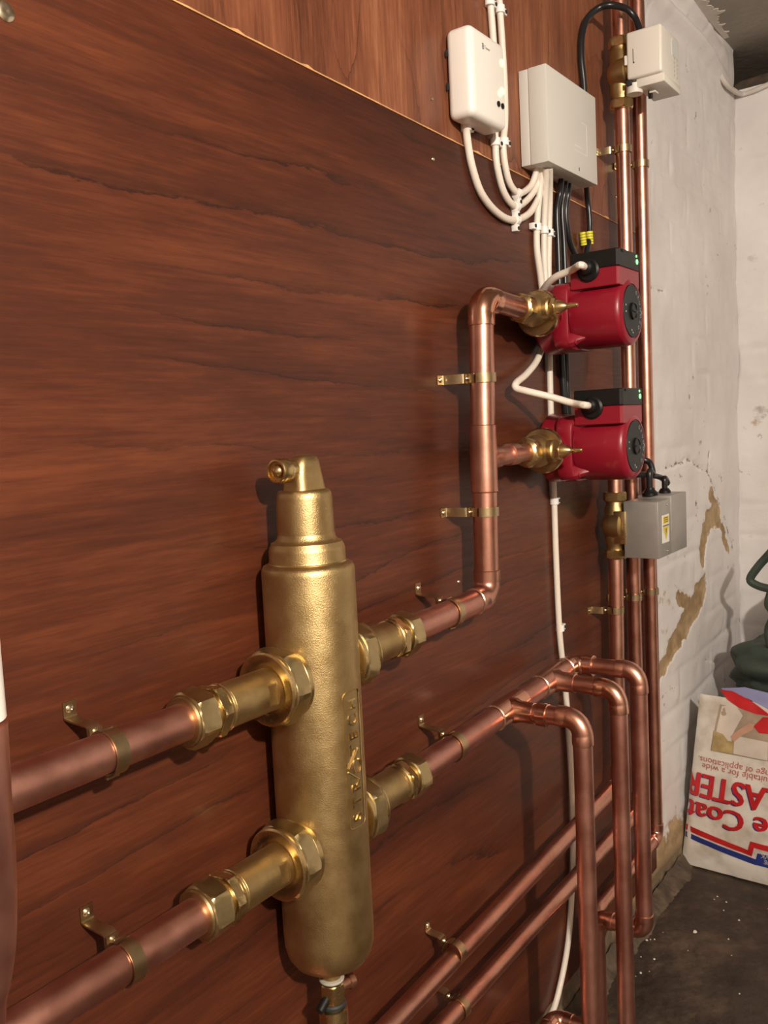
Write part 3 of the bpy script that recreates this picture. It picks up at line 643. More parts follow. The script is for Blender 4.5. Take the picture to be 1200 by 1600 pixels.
# ------------------------------------------------------------------ pumps
def make_pump(z, label):
    t = thing('circulator_pump', label, 'pump', (PX, PY, z), 'red circulator pumps')
    RM = .0430
    # volute with two ports
    m = MB(); m.lathe([(0, .030), (.004, .040), (.010, .0455), (.034, .0455), (.036, .044)], (PX, -.026, z), (0, -1, 0), 48)
    m.lathe([(0, .026), (.004, .026), (.005, .0195), (.066, .0195), (.122, .0195), (.123, .026), (.127, .026)], (PX-.0635, PY, z), (1, 0, 0), 40)
    m.build('volute', red_paint, t)
    # square motor flange with lobes at the corners
    m = MB(); rings = []
    for yy, hs, rc in ((-.060, .0425, .016), (-.062, .0435, .015), (-.079, .0435, .015), (-.081, .0425, .016)):
        ring = []
        for k in range(64):
            a = 2*math.pi*(k+.5)/64; ca, sa = math.cos(a), math.sin(a); n_ = 5.
            r = hs/((abs(ca)**n_+abs(sa)**n_)**(1/n_)); ring.append((PX+r*ca, yy, z+r*sa))
        rings.append(ring)
    for a in (45, 135, 225, 315):
        ca, sa = math.cos(math.radians(a)), math.sin(math.radians(a))
        m.loft([[(PX+q*ca-ww*sa, yy, z+q*sa+ww*ca) for q, ww in ((.030, .010*k_), (.050*f_, .0065*k_), (.0535*f_, .003*k_), (.0535*f_, -.003*k_), (.050*f_, -.0065*k_), (.030, -.010*k_))] for yy, f_, k_ in ((-.080, 1., 1.), (-.084, .985, .95), (-.093, .88, .7), (-.099, .82, .35))])
    m.loft(rings); m.build('motor_flange', red_paint, t, ang=35)
    for a in (45, 135, 225, 315):
        c = Vector((PX+.0475*math.cos(math.radians(a)), -.0845, z+.0475*math.sin(math.radians(a))))
        MB().lathe([(0, .0042), (.004, .0042), (.005, .003), (.003, .0026), (.003, 0)], c, (0, -1, 0), 12).build('bolt', red_paint, t)
    m = MB().lathe([(0, RM*.96), (.008, RM), (.060, RM), (.0645, RM-.001), (.067, RM-.004), (.0682, RM-.008), (.0685, .0345), (.0672, .034)], (PX, -.082, z), (0, -1, 0), 64); m.build('motor_housing', red_paint, t, ang=50)
    m = MB().lathe([(0, .033), (.0012, .033), (.0018, .0325), (.0018, .010)], (PX, -.149, z), (0, -1, 0), 56, cap=False); disc = m.build('name_disc', disc_black, t)
    m = MB(); yf = -.1512
    for i_, a in enumerate(range(-62, 63, 18)):      # curved maker's name down the right rim
        ch = 'GRUNDFOS'[i_] if i_ < 8 else ''
        ar = math.radians(90-a-90); rad_ = .0265
        o = (PX+rad_*math.cos(math.radians(-a)), yf, z+rad_*math.sin(math.radians(-a)))
        tn = (math.cos(math.radians(-a-90)), 0, math.sin(math.radians(-a-90))); rd = (math.cos(math.radians(-a)), 0, math.sin(math.radians(-a)))
        text_on(m, ch, .0068, o, tn, rd)
    m.build('lettering', ink_white, disc)
    m = MB(); text_on(m, 'X', .009, (PX+.030, yf, z), (0, 0, -1), (1, 0, 0))
    for dx, dz in ((-.025, .006), (-.025, -.002), (-.006, -.024), (-.002, -.027)): m.box((PX+dx-.0014, yf-.0001, z+dz-.0010), (PX+dx+.0014, yf, z+dz+.0010))
    m.build('markings', ink_white, disc)
    MB().lathe([(0, .0085), (.001, .0105), (.004, .0108), (.0045, .0095), (.0035, .009), (.0035, .0)], (PX, -.149, z), (0, -1, 0), 32).build('vent_plug', black_plastic, t)
    MB().box((PX-.0065, -.1546, z-.0011), (PX+.0065, -.1526, z+.0011), .0003).build('plug_slot', rubber, t)
    # terminal box: red base and black lid
    x0, x1, y0, y1 = 1.0840, 1.166, -.149, -.086
    zt0, zt1, zt2 = z+.036, z+.0525, z+.0740
    m = MB()
    def prism(za, zb, g=0.):
        base = [(x0-g, y1), (x0-g, y0+.003), (x0+.003, y0-g), (x1-.012, y0-g), (x1+g, y0+.012), (x1+g, y1)]
        inn = lambda q: [(Vector((a, b, 0))-Vector(((x0+x1)/2, (y0+y1)/2, 0)))*q+Vector(((x0+x1)/2, (y0+y1)/2, 0)) for a, b in base]
        m.loft([[(v.x, v.y, zz) for v in inn(q)] for zz, q in ((za, .985), (za+.001, 1.), (zb-.0012, 1.), (zb, .98))])
    prism(zt0-.006, zt1); m.build('terminal_box', red_paint, t, ang=25)
    m = MB(); prism(zt1+.0003, zt2, .0006); m.box((x0+.010, y0-.0018, zt2-.004), (x0+.016, y0, zt2-.001)); lid = m.build('terminal_box_lid', black_plastic, t, ang=25)
    led = MB().lathe([(0, .0033), (.0008, .0033)], (x1-.0195, y0-.0006, zt1+.011), (0, -1, 0), 16); led.lathe([(0, .0016), (.0008, .0016)], (x1-.0215, y0-.0006, zt1+.0178), (0, -1, 0), 12); led.build('indicator_light', led_green, lid)
    g = MB().hexn((x0, -.110, zt1+.0015), (-1, 0, 0), .010, .0095, .15); g.lathe([(0, .0095), (.003, .0085), (.006, .0055)], (x0-.009, -.110, zt1+.0015), (-1, 0, 0), 20)
    g.lathe([(-.0008, .0145), (.002, .0145), (.004, .012)], (x0+.0, -.110, zt1-.001), (-1, 0, 0), 28); g.build('cable_gland', black_plastic, t, ang=25)
    return t, (x0-.014, -.110, zt1+.0015)
pu1, g1 = make_pump(P1, 'upper of the two red circulator pumps with black terminal lid')
pu2, g2 = make_pump(P2, 'lower of the two red circulator pumps, above the metal valve box')
# outlet connections behind the motors
for z, xx, lab in ((P1, 1.388, 'brass and copper outlet tail behind the upper red pump'), (P2, 1.318, 'brass and copper outlet tail behind the lower red pump')):
    t = thing('pump_outlet', lab, 'pipe fitting', (1.2, PY, z))
    MB().lathe([(0, .019), (.001, .029), (.011, .029), (.0125, .02), (.013, .017), (.04, .017)], (1.190, PY, z), (1, 0, 0), 40).build('flange_nut', brass, t)
    pipe(t, (1.225, PY, z), (xx-.012, yv, z), R22)

# ------------------------------------------------------------------ zone valves
def zvalve(x, z0, z1, label, zc=None):
    t = thing('zone_valve', label, 'valve', (x, yv, z0), 'brass zone valves'); zc = zc or (z0+z1)/2; Zd = (0, 0, 1)
    m = MB().hexn((x, yv, z0), Zd, .014, .0185, .15, rot=.2); m.build('compression_nut', brass, t, ang=22)
    m = MB().hexn((x, yv, z1-.014), Zd, .014, .0185, .15, rot=.2); m.build('compression_nut', brass, t, ang=22)
    m = MB().lathe([(0, .0135), (.006, .0135), (.010, .016), (z1-z0-.038, .016), (z1-z0-.034, .0135), (z1-z0-.028, .0135)], (x, yv, z0+.014), Zd, 32)
    rings = [(-.018, .006), (-.016, .013), (-.010, .0185), (.0, .0215), (.012, .0215), (.014, .019), (.015, .0165), (.018, .0165)]
    m.lathe(rings, (x-.003, yv, zc), (0, -1, 0), 40); m.build('body', brass_cast, t, ang=40)
    return t
zv1 = zvalve(1.382, .468, .572, 'topmost brass zone valve on the tall pipe beside the ivory box')
zv2 = zvalve(1.3135, -.214, -.112, 'lower brass zone valve beside the grey metal box')
ac = thing('valve_actuator', 'ivory plastic actuator box with vent slots on the topmost zone valve', 'actuator', (1.38, -.07, .49))
m = MB().box((1.357, -.119, .500), (1.443, -.066, .568), .004, 3); m.build('housing', ivory_plastic, ac)
m = MB().box((1.362, -.121, .487), (1.440, -.078, .5005), .003, 2); m.box((1.385, -.1, .483), (1.40, -.09, .4875), .001); m.build('lower_lip', ivory_plastic, ac)
MB().box((1.3558, -.0735, .492), (1.364, -.0655, .4995), .0005).build('slot', rubber, ac)
MB().lathe([(0, .012), (.014, .012), (.0145, .011)], (1.372, -.0725, .482), (0, 0, 1), 24).build('stem_housing', ivory_plastic, ac)
MB().box((1.357, -.0665, .522), (1.362, -.0628, .536), .001).build('release_tab', ivory_plastic, ac)
m = MB().box((1.3565, -.0772, .522), (1.3575, -.0765, .542)); m.box((1.3565, -.0785, .5215), (1.3575, -.0765, .5235)); m.build('lever_slot', ink, ac)
m = MB()
for c_ in range(2):
    for k in range(5): m.box((1.412+c_*.014, -.1196, .508+k*.0062), (1.415+c_*.014, -.1188, .511+k*.0062))
m.build('vent_slots', ink_grey, ac)
MB().box((1.405, -.1195, .536), (1.433, -.1189, .560)).build('rating_label', plain('faint_label', (.62, .63, .60), .4), ac, smooth=False)
MB().box((1.386, -.094, .476), (1.391, -.088, .488), .0008).build('drain_plug', black_plastic, ac)
mx_ = thing('valve_actuator', 'grey metal actuator box with yellow warning label beside the lower zone valve', 'actuator', (1.33, -.1, -.21))
m = MB().box((1.298, -.1195, -.2105), (1.3535, -.067, -.1255), .0012, 2); m.build('cover', steel_box, mx_)
m = MB().box((1.354, -.114, -.2090), (1.359, -.070, -.127), .0008); m.build('joint', rubber, mx_)
m = MB().box((1.3595, -.1195, -.2105), (1.434, -.067, -.1215), .0012, 2); m.build('terminal_cover', steel_box, mx_)
MB().box((1.314, -.1201, -.1895), (1.345, -.1194, -.1475)).build('warning_label', paper, mx_, smooth=False)
MB().box((1.317, -.1205, -.1605), (1.342, -.1200, -.1500)).build('yellow_panel', yellow, mx_, smooth=False)
m = MB(); m.add([(1.316, -.1204, -.1655), (1.343, -.1204, -.1655), (1.3295, -.1204, -.1855)], [[0, 1, 2]]); m.build('warning_triangle', yellow, mx_, smooth=False)
m = MB(); m.box((1.316, -.1206, -.1645), (1.343, -.1203, -.1630)); m.add([(1.3275, -.1207, -.168), (1.3315, -.1207, -.168), (1.3285, -.1207, -.174), (1.331, -.1207, -.174), (1.3285, -.1207, -.180)], [[0, 1, 3, 2], [2, 3, 4]])
for k in range(3): m.box((1.320, -.1208, -.1525-k*.003), (1.339, -.1205, -.1515-k*.003))
m.build('label_print', ink, mx_, smooth=False)
for zz in (-.133, -.203): screw((1.335, -.1195, zz), mx_, .0015)
MB().box((1.296, -.070, -.19), (1.302, -.052, -.14), .001).build('mounting_bracket', brass, mx_)
MB().lathe([(0, .012), (.004, .012), (.009, .0075), (.012, .007)], (1.365, -.085, -.122), (0, 0, 1), 24).build('cable_gland', black_plastic, mx_)
MB().lathe([(0, .009), (.004, .009), (.008, .006)], (1.405, -.095, -.122), (0, 0, 1), 24).build('cable_gland', black_plastic, mx_)

# ------------------------------------------------------------------ electrical boxes
wb = thing('wiring_controller', 'white rounded wiring control box with green glowing lights', 'control box', (.96, YB, .35))
m = MB().box((.9185, -.0475, .3475), (1.0015, YB-.0005, .4475), .0085, 5); m.build('housing', white_plastic, wb, ang=60)
m = MB(); m.box((.9180, YB-.0035, .418), (.9195, YB-.001, .425)); m.box((.9180, YB-.0035, .381), (.9195, YB-.001, .389)); m.build('side_slot', rubber, wb)
yf = -.0477
m = MB(); text_on(m, 'Tower', .0050, (.9560, yf, .4290), (1, 0, 0), (0, 0, 1)); m.box((.9440, yf-.0002, .4258), (.9445, yf, .4318)); m.box((.9470, yf-.0002, .4258), (.9475, yf, .4318)); m.box((.9440, yf-.0002, .4258), (.9475, yf, .4264)); m.box((.9440, yf-.0002, .4312), (.9475, yf, .4318)); m.box((.9440, yf-.0002, .4286), (.9475, yf, .4290)); m.build('printed_name', ink, wb, smooth=False)
for zz, xx, rr3 in ((.4235, .992, .0042), (.391, .990, .0042), (.3865, .9835, .0036)): MB().lathe([(0, rr3), (.0006, rr3), (.0009, rr3*.6)], (xx, yf, zz), (0, -1, 0), 20).build('status_light', led_white, wb)
for xx in (.9785, .9885): MB().lathe([(0, .0033), (.0012, .0033), (.0016, .0025)], (xx, yf, .3735), (0, -1, 0), 20).build('button', black_plastic, wb)
jb = thing('junction_box', 'plain pale grey square junction box, black and white cables beneath', 'junction box', (1.18, YB, .33))
m = MB().box((1.1035, YB-.0135, .334), (1.2665, YB-.0005, .4545), .0008, 2); m.build('base', grey_plastic, jb)
m = MB().box((1.1030, -.0525, .3335), (1.2670, YB-.0140, .4550), .0012, 2); m.build('lid', grey_plastic, jb)
yf = -.0527; m = MB()
m.box((1.187, yf, .3655), (1.2315, yf+.0005, .3665)); m.box((1.2305, yf, .3655), (1.2315, yf+.0005, .408)); m.box((1.213, yf, .4070), (1.2315, yf+.0005, .4080)); m.box((1.188, yf, .372), (1.212, yf+.0005, .3735))
m.build('embossed_panel', paper, jb, smooth=False)
MB().box((1.2005, yf-.0003, .3405), (1.2020, yf+.0003, .3450)).build('latch_slot', ink, jb, smooth=False)

# ------------------------------------------------------------------ cables
yc = YB-.0055
def cable(label, pts, r=.0043, m=None, n=6, name='cable', grp=None):
    P_ = [q if isinstance(q, Vector) else at(q[0], q[1], q[2] if len(q) == 3 else yc) for q in pts]
    o = MB().sweep(smoothpath(P_, n), r, 14).build('cable', m or cable_white)
    return tag(o, label, 'cable', grp)
cable('left white cable entering the top of the white control box', [(763, -60), (766, 0), (769, 40), (772, 80)])
cable('right white cable passing the control box and looping up into the grey junction box', [(778, -60), (780, 0), (784, 60), (788, 130), (789, 190), (786, 225), (789, 258), (797, 288), (811, 302), (828, 292), (836, 275, -.022), (840, 255, -.027)])
cable('white cable from the control box underside in a middle loop to the junction box', [(773, 180), (774, 225), (777, 262), (788, 302), (805, 322), (824, 312), (840, 288, -.021), (846, 258, -.030)])
cable('white cable making the lowest widest loop from control box to junction box', [(729, 178, -.03), (728, 195, -.021), (731, 225), (738, 262), (752, 302), (775, 331), (800, 344), (826, 334), (842, 308, -.020), (849, 285, -.024), (851, 256, -.030)], .0046)
gx = Vector(g1); gy = Vector(g2)
cable('white supply cable curving into the gland of the upper pump', [(853, 262, -.036), (852, 300, -.026), (850, 350), (850, 400), (852, 436), (852, 470, -.022), (846, 476, -.03), (845, 462, -.036), (853, 447, -.05), (868, 433, -.068), (893, 422, -.092), gx+Vector((-.012, 0, .001)), gx+Vector((.004, 0, 0))], .0045)
cable('white supply cable bent sharply and running into the gland of the lower pump', [(848, 262, -.030), (843, 300, -.022), (839, 350), (839, 390), (845, 436), (850, 490), (848, 535, -.020), (839, 563, -.024), (822, 585, -.030), (807, 598, -.034), (806, 606, -.036), (822, 611, -.042), (860, 620, -.066), (895, 630, -.092), gy+Vector((-.012, 0, .001)), gy+Vector((.004, 0, 0))], .0045)
cable('long white cable running from the junction box down to the board foot', [(859, 262, -.040), (859, 300, -.026), (858, 350), (857, 420), (858, 500), (859, 580), (861, 660), (864, 740), (866, 790), (869, 880), (874, 985), (880, 1045), (887, 1120), (893, 1220), (895, 1330), (892, 1420), (885, 1490), (868, 1568), (852, 1600), (835, 1640)], .0043)
cable('black cable arching from the junction box to the ivory valve actuator', [(914, 170, -.02), (912, 130, -.02), (908, 90), (909, 55), (917, 30, -.022), (935, 13, -.035), (955, 8, -.052), (978, 14, -.066), (992, 28, -.076), (1000, 50, -.085)], .0050, cable_black)
cable('black cable dropping behind the pumps, nearest the white cables', [(878, 272, -.030), (875, 300, -.022), (870, 330), (872, 380), (874, 440), (876, 520), (880, 600), (883, 640), (890, 700)], .0042, cable_black)
cable('black cable dropping behind the pumps, second from the white cables', [(885, 272, -.030), (882, 300, -.022), (878, 330), (881, 380), (883, 440), (884, 520), (886, 600), (889, 640), (896, 700)], .0042, cable_black)
cable('black cable bending behind the upper pump lid', [(890, 274, -.030), (888, 300, -.022), (884, 330), (887, 360), (894, 388), (908, 410), (930, 430)], .0042, cable_black)
cbl = cable('black cable with yellow markers hanging under the junction box right side', [(916, 285, -.03), (918, 310), (921, 340), (921, 370), (917, 395), (915, 425)], .0042, cable_black)
c0 = at(921, 372, yc)
for k, (px, py, an) in enumerate(((921, 372, 0), (911, 373, .5))):
    t_ = MB()
    if k == 0: t_.lathe([(-.0095, .0050), (-.0093, .0056), (.0093, .0056), (.0095, .0050)], at(px, py, yc), (-.08, 0, 1), 16)
    else: t_.lathe([(-.0095, .0040), (-.0093, .0046), (.0093, .0046), (.0095, .0040)], at(px, py, yc-.002), (-.25, 0, 1), 16)
    o_ = thing('cable_marker', 'x', 'cable marker', at(px, py, yc)); t_.build('sleeve', yellow_tag, o_)
    dv = Vector((-.08, 0, 1)) if k == 0 else Vector((-.25, 0, 1)); t2 = MB(); rr_ = .0058 if k == 0 else .0048
    for q_ in (-.006, -.002, .002, .006): t2.lathe([(q_-.0004, rr_-.0003), (q_-.0003, rr_), (q_+.0003, rr_), (q_+.0004, rr_-.0003)], at(px, py, yc if k == 0 else yc-.002), dv, 16)
    t2.build('printed_stripes', ink, o_)
    tag(o_, ('yellow striped marker sleeve on the black cable' if k == 0 else 'yellow marker tag left of the sleeved black cable'), 'cable marker')
cable('black cable looping from behind the lower pump into the front gland of the metal box', [(1000, 716, -.066), (1008, 719, -.074), (1016, 724, -.080), (1020, 740, -.084), Vector((1.365, -.085, -.085)), Vector((1.365, -.085, -.115))], .0048, cable_black)
cable('black cable running from the lower pump to the rear gland of the metal box', [(995, 742, -.070), (1012, 742, -.080), (1032, 746, -.088), (1043, 755, -.093), Vector((1.405, -.095, -.098)), Vector((1.405, -.095, -.116))], .0044, cable_black)
# cable clips
def cclip(px, py, ang, label, side=1, y=None):
    o = thing('cable_clip', label, 'cable clip', at(px, py, y or yc), 'white cable clips')
    c = Vector((0, 0, 0)); m = MB(); yy = yc if y is None else y
    m_ = MB().lathe([(-.0048, .0053), (-.0045, .0062), (.0045, .0062), (.0048, .0053)], at(px, py, yy), (0, 0, 1), 20)
    p = at(px, py, yy); m_.box((min(p.x, p.x+side*.014), yy-.003, p.z-.0042), (max(p.x, p.x+side*.014), YB-.0003, p.z+.0042), .001)
    ob = m_.build('saddle', clip_white, o)
    nl = MB().lathe([(0, .0024), (.001, .0024), (.0014, .0015)], (p.x+side*.0105, yy-.003, p.z), (0, -1, 0), 12).build('nail', rubber, o)
    if ang:
        for q in (ob, nl): q.rotation_euler = (0, ang, 0)
cclip(765, 3, 0, 'white cable clip at the top edge, on the left cable'); cclip(781, 15, 0, 'white cable clip at the top edge, on the right cable')
cclip(728, 198, 0, 'white cable clip under the left corner of the control box'); cclip(774, 222, 0, 'white cable clip on the middle cable under the control box'); cclip(787, 222, 0, 'white cable clip on the right-hand cable, level with the control box underside')
cclip(808, 303, 1.2, 'uppermost white clip where the loops bottom out'); cclip(806, 323, 1.4, 'middle white clip where the loops bottom out'); cclip(806, 344, 1.5, 'lowest white clip where the loops bottom out')
cclip(839, 355, 0, 'left clip of the row of three below the junction box', -1); cclip(850, 360, 0, 'centre clip of the row of three below the junction box'); cclip(858, 364, 0, 'right clip of the row of three below the junction box')
cclip(866, 783, 0, 'white cable clip level with the lower riser clip'); cclip(875, 981, 0, 'lowest white cable clip, just above the manifold')

# ------------------------------------------------------------------ plaster bag
bag = thing('plaster_bag', 'white and red paper plaster sack standing upside down against the wall', 'bag', (1.85, -.2, ZF))
BL = Vector((1.772, .007, ZF+.004)); U = Vector((-.03, -1, 0)).normalized(); TL = at(1093, 1084, -.028); V = (TL-BL); VH = V.length; V.normalize(); N_ = U.cross(V).normalized()
if N_.x > 0: N_ = -N_
BW = .40
def bagp(u, v, off=0.):
    u = max(u, .006 if off else 0.)
    e = (math.sin(math.pi*min(1, max(0, u)))**.45)*(math.sin(math.pi*(min(1, max(0, v))*.94+.03))**.5)
    d = .030*e+.0035*noise.noise(Vector((u*7, v*6, 3)))*(1 if e > .2 else .5)+.0016*noise.noise(Vector((u*22, v*18, 5)))
    pinch = .012*(1-math.sin(math.pi*min(1, max(0, v)))**.35)
    return BL+U*(u*BW)+V*(v*VH)+N_*(d+off-.004)
bp_mat, t_, p_ = nt('plaster_sack_paper')
L_ = t_.links.new
a_ = nd(t_, 'ShaderNodeAttribute', attribute_name='uvb'); s_ = nd(t_, 'ShaderNodeSeparateXYZ'); L_(a_.outputs['Vector'], s_.inputs[0])
g_ = nd(t_, 'ShaderNodeNewGeometry'); n_ = nd(t_, 'ShaderNodeTexNoise', i_Scale=18., i_Detail=6.); L_(g_.outputs['Position'], n_.inputs['Vector'])
r_ = ramp(t_, [(.33, (.50, .43, .35)), (.55, (.72, .67, .60))]); L_(n_.outputs[0], r_.inputs[0])
L_(r_.outputs[0], p_.inputs['Base Color']); p_.inputs['Roughness'].default_value = .5
b_ = nd(t_, 'ShaderNodeBump', i_Strength=.35, i_Distance=.003); n3 = nd(t_, 'ShaderNodeTexNoise', i_Scale=35., i_Detail=3.); L_(g_.outputs['Position'], n3.inputs['Vector']); L_(n3.outputs[0], b_.inputs['Height']); L_(b_.outputs[0], p_.inputs['Normal'])
m = MB(); nu, nv = 60, 60
def backp(u, v): q = bagp(u, v); e = (math.sin(math.pi*u)**.4)*(math.sin(math.pi*v)**.4) if 0 < u < 1 and 0 < v < 1 else 0; return q-N_*(.0+.075*max(e, 0)+.001)
front = [[bagp(i/nu, j/nv) for j in range(nv+1)] for i in range(nu+1)]
m.add([p for r0 in front for p in r0], [[i*(nv+1)+j, (i+1)*(nv+1)+j, (i+1)*(nv+1)+j+1, i*(nv+1)+j+1] for i in range(nu) for j in range(nv)])
back = [[backp(i/nu, j/nv) for j in range(nv+1)] for i in range(nu+1)]
m.add([p for r0 in back for p in r0], [[i*(nv+1)+j, i*(nv+1)+j+1, (i+1)*(nv+1)+j+1, (i+1)*(nv+1)+j] for i in range(nu) for j in range(nv)])
m.build('sack', bp_mat, bag, ang=80)
red_ink = plain('red_print', (.50, .012, .014), .5, var=.15); blue_ink = plain('blue_print', (.02, .035, .20), .5, var=.2); lav = plain('lavender_print', (.26, .27, .46), .5); white_panel = plain('white_print_panel', (.60, .52, .44), .5, var=.1); faded = plain('faded_red_print', (.48, .14, .10), .5)
mason = plain('brick_picture_print', (.42, .30, .13), .5, var=.35); skin = plain('skin_tone_print', (.50, .28, .19), .5); ochre = plain('tan_print', (.36, .27, .19), .5, var=.2)
def bag_uv(px, py):
    """sack coordinates of a photographed mark"""
    d_ = Vector(_R@np.array([px-600, py-800, F])); o_ = Vector(CAM); b0 = BL+N_*.022
    t = (b0-o_).dot(N_)/d_.dot(N_); h = o_+d_*t-b0
    # oblique basis
    a11, a12, a22 = U.dot(U), U.dot(V), V.dot(V); r1, r2 = h.dot(U), h.dot(V); det = a11*a22-a12*a12
    return ((r1*a22-r2*a12)/det/BW, (a11*r2-a12*r1)/det/VH)
def decal(name, poly, mat, off=.0012, px=True):
    P_ = [bag_uv(*q) for q in poly] if px else poly
    import bmesh
    bm = bmesh.new(); vv = [bm.verts.new((a, b, 0)) for a, b in P_]; bm.faces.new(vv)
    bmesh.ops.triangulate(bm, faces=bm.faces[:])
    for _ in range(3): bmesh.ops.subdivide_edges(bm, edges=bm.edges[:], cuts=1, use_grid_fill=True)
    bm.verts.index_update(); mm = MB(); mm.add([bagp(v.co.x, v.co.y, off) for v in bm.verts], [[v.index for v in f.verts] for f in bm.faces]); bm.free()
    return mm.build(name, mat, bag, ang=80)
decal('red_band', [(1066, 1291), (1168, 1329), (1172, 1315), (1230, 1330), (1230, 1340), (1178, 1325), (1174, 1339), (1066, 1300)], red_ink)
decal('blue_band', [(1066, 1303), (1180, 1344), (1183, 1334), (1230, 1344), (1230, 1366), (1178, 1353), (1066, 1311)], blue_ink)
decal('picture', [(1121, 1103), (1240, 1128), (1240, 1196), (1108, 1174)], ochre)
decal('picture_sky', [(1124, 1106), (1146, 1104), (1158, 1120), (1142, 1150), (1143, 1176), (1111, 1172), (1118, 1140)], white_panel, .0018)
decal('picture_brick', [(1113, 1143), (1128, 1148), (1136, 1158), (1146, 1160), (1144, 1178), (1110, 1174)], mason, .0024)
decal('picture_sky', [(1147, 1150), (1200, 1160), (1200, 1188), (1145, 1178)], white_panel, .0024)
decal('picture_arm', [(1140, 1152), (1152, 1142), (1170, 1131), (1178, 1133), (1174, 1142), (1158, 1150), (1146, 1160)], skin, .0030)
decal('picture_sleeve', [(1176, 1136), (1190, 1122), (1225, 1122), (1225, 1150), (1186, 1146)], red_ink, .0030)
decal('lavender_triangle', [(1122, 1078), (1160, 1076), (1200, 1086), (1240, 1105), (1240, 1130), (1200, 1112), (1165, 1094), (1130, 1084)], lav)
decal('red_triangle', [(1120, 1080), (1140, 1082), (1168, 1096), (1204, 1121), (1180, 1118), (1152, 1108), (1132, 1095)], red_ink, .0020)
def bag_text(mats, body, pxc, size, w=1.0):
    """upside-down print centred at a photographed point; size in metres"""
    u0, v0 = bag_uv(*pxc); vs, fs = text_mesh(body, size)
    for mt, dx, dy, off in mats:
        mm = MB(); mm.add([bagp(u0-(v.x*w+dx)/BW, v0-(v.y+dy)/VH, off) for v in vs], fs)
        import bmesh
        mm.build('lettering', mt, bag, smooth=False)
def thick_text(body, pxc, size, w=1.):
    o_ = [(blue_ink, .0035, .003, .0014)]+[(red_ink, a, b, .0024) for a, b in ((-.0020, 0), (.0020, 0), (0, .0012))]
    bag_text(o_, body, pxc, size, w)
thick_text('PLASTER', (1153, 1238), .068, .83)
thick_text('One Coat', (1165, 1285), .058, 1.02)
bag_text([(faded, 0, 0, .0014)], 'Plaster suitable for a wide', (1172, 1213), .0185, 1.0)
bag_text([(faded, 0, 0, .0014)], 'range of applications.', (1150, 1199), .0185, 1.0)
bag_text([(white_panel, 0, 0, .0026)], 'BLUE', (1205, 1350), .013); bag_text([(white_panel, 0, 0, .0026)], 'HAWK', (1205, 1341), .013)

# ------------------------------------------------------------------ dark green holdall behind
gm = plain('dark_green_cloth', (.035, .050, .038), .6, bump=.6, bscale=40, var=.35)
gm2 = plain('black_cloth', (.010, .010, .009), .7, bump=.6, bscale=40)
hold = thing('holdall', 'dark green cloth holdall with strap handle behind the plaster sack', 'bag', (2.06, -.27, ZF))
def blob(name, c, r, mat, seedv, par, sq=.7, amp=.28):
    mm = MB(); rings = []; c = Vector(c)
    for i in range(1, 28):
        th_ = math.pi*i/28; ring = []
        for k in range(44):
            a = 2*math.pi*k/44
            def pw(x, e): return math.copysign(abs(x)**e, x)
            dv = Vector((pw(math.sin(th_), sq)*pw(math.cos(a), sq), pw(math.sin(th_), sq)*pw(math.sin(a), sq), pw(math.cos(th_), sq)))
            s_ = 1+amp*noise.noise(dv*1.8+Vector((seedv, 0, 0)))+amp*.4*abs(noise.noise(dv*5+Vector((0, seedv, 0))))
            p = c+Vector((dv.x*r[0], dv.y*r[1], dv.z*r[2]))*s_; p.z = max(p.z, ZF+.001); p.x = min(p.x, XE-.012); p.y = min(p.y, YW-.012)
            ring.append(p)
        rings.append(ring)
    mm.loft(rings); return mm.build(name, mat, par, ang=80)
blob('body', (2.06, -.27, -.74), (.10, .22, .175), gm2, 1.2, hold, amp=.2)
blob('top_flap', (2.01, -.215, -.55), (.10, .165, .060), gm, 3.7, hold, amp=.30)
blob('upper_body', (2.02, -.325, -.45), (.09, .15, .14), gm2, 2.4, hold, amp=.15)
blob('side_pocket', (1.97, -.26, -.66), (.05, .10, .075), gm, 6.1, hold, amp=.3)
def gp(px, py, x=1.95): return atx(px, py, x)
m = MB(); 
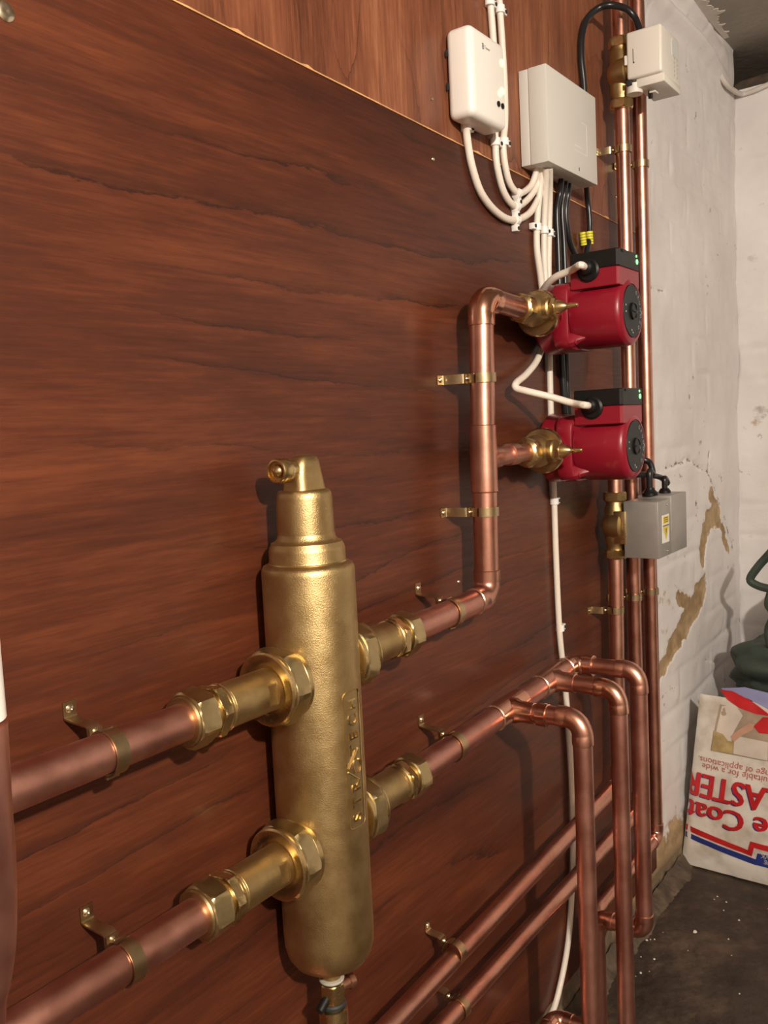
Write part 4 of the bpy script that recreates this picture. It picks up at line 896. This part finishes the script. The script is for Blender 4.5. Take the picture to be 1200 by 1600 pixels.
for pth_, w_ in (([gp(1216, 850), gp(1200, 868), gp(1184, 886), gp(1172, 905), gp(1182, 914), gp(1198, 919), gp(1216, 921)], .011), ([gp(1206, 915), gp(1203, 928), gp(1200, 945), gp(1208, 960), gp(1200, 985), gp(1204, 1010)], .010)):
    m.sweep(smoothpath(pth_, 5), w_*.78, 10)
m.build('strap_handle', gm, hold)

# ------------------------------------------------------------------ debris
mb = MB(); rnd = random.Random(7)
for k in range(95):
    x = rnd.uniform(.9, 2.15); y = -abs(rnd.gauss(0, .22))-.01; s_ = rnd.choice((.0012, .0015, .002, .0032))*rnd.uniform(.7, 1.3)
    if x > 1.7 and y > -.42: continue
    a = rnd.uniform(0, 6.28); pts = []
    for j in range(5): q = a+j*1.256; pts.append((x+s_*math.cos(q)*rnd.uniform(.6, 1.2), y+s_*math.sin(q)*rnd.uniform(.6, 1.2)))
    mb.loft([[(u, v, ZF) for u, v in pts], [(x+(u-x)*.7, y+(v-y)*.7, ZF+s_*.7) for u, v in pts]])
o = tag(mb.build('plaster_crumbs', room_paint, smooth=False), 'white plaster crumbs scattered over the dark floor', 'debris'); o['kind'] = 'stuff'
mb = MB(); nx_, ny_ = 200, 34; vs = []
for i in range(nx_+1):
    for j in range(ny_+1):
        x = 1.15+.68*i/nx_; dd = .085*j/ny_; y = YW-.004-dd
        wd = .026+.014*noise.noise(Vector((x*9, 4, 0)))+.003*noise.noise(Vector((x*40, 4, 0)))
        h = .022*(1-dd/max(wd, .004))+.006*noise.noise(Vector((x*30, y*30, 0)))+.004*noise.noise(Vector((x*120, y*120, 3)))
        h *= 1 if 0 < i < nx_ else 0
        vs.append((x, y, ZF+max(-.004, min(h, .035))))
mb.add(vs, [[i*(ny_+1)+j, (i+1)*(ny_+1)+j, (i+1)*(ny_+1)+j+1, i*(ny_+1)+j+1] for i in range(nx_) for j in range(ny_)])
o = tag(mb.build('mortar_rubble', rubble), 'crumbled brown mortar heaped along the foot of the wall', 'debris'); o['kind'] = 'stuff'
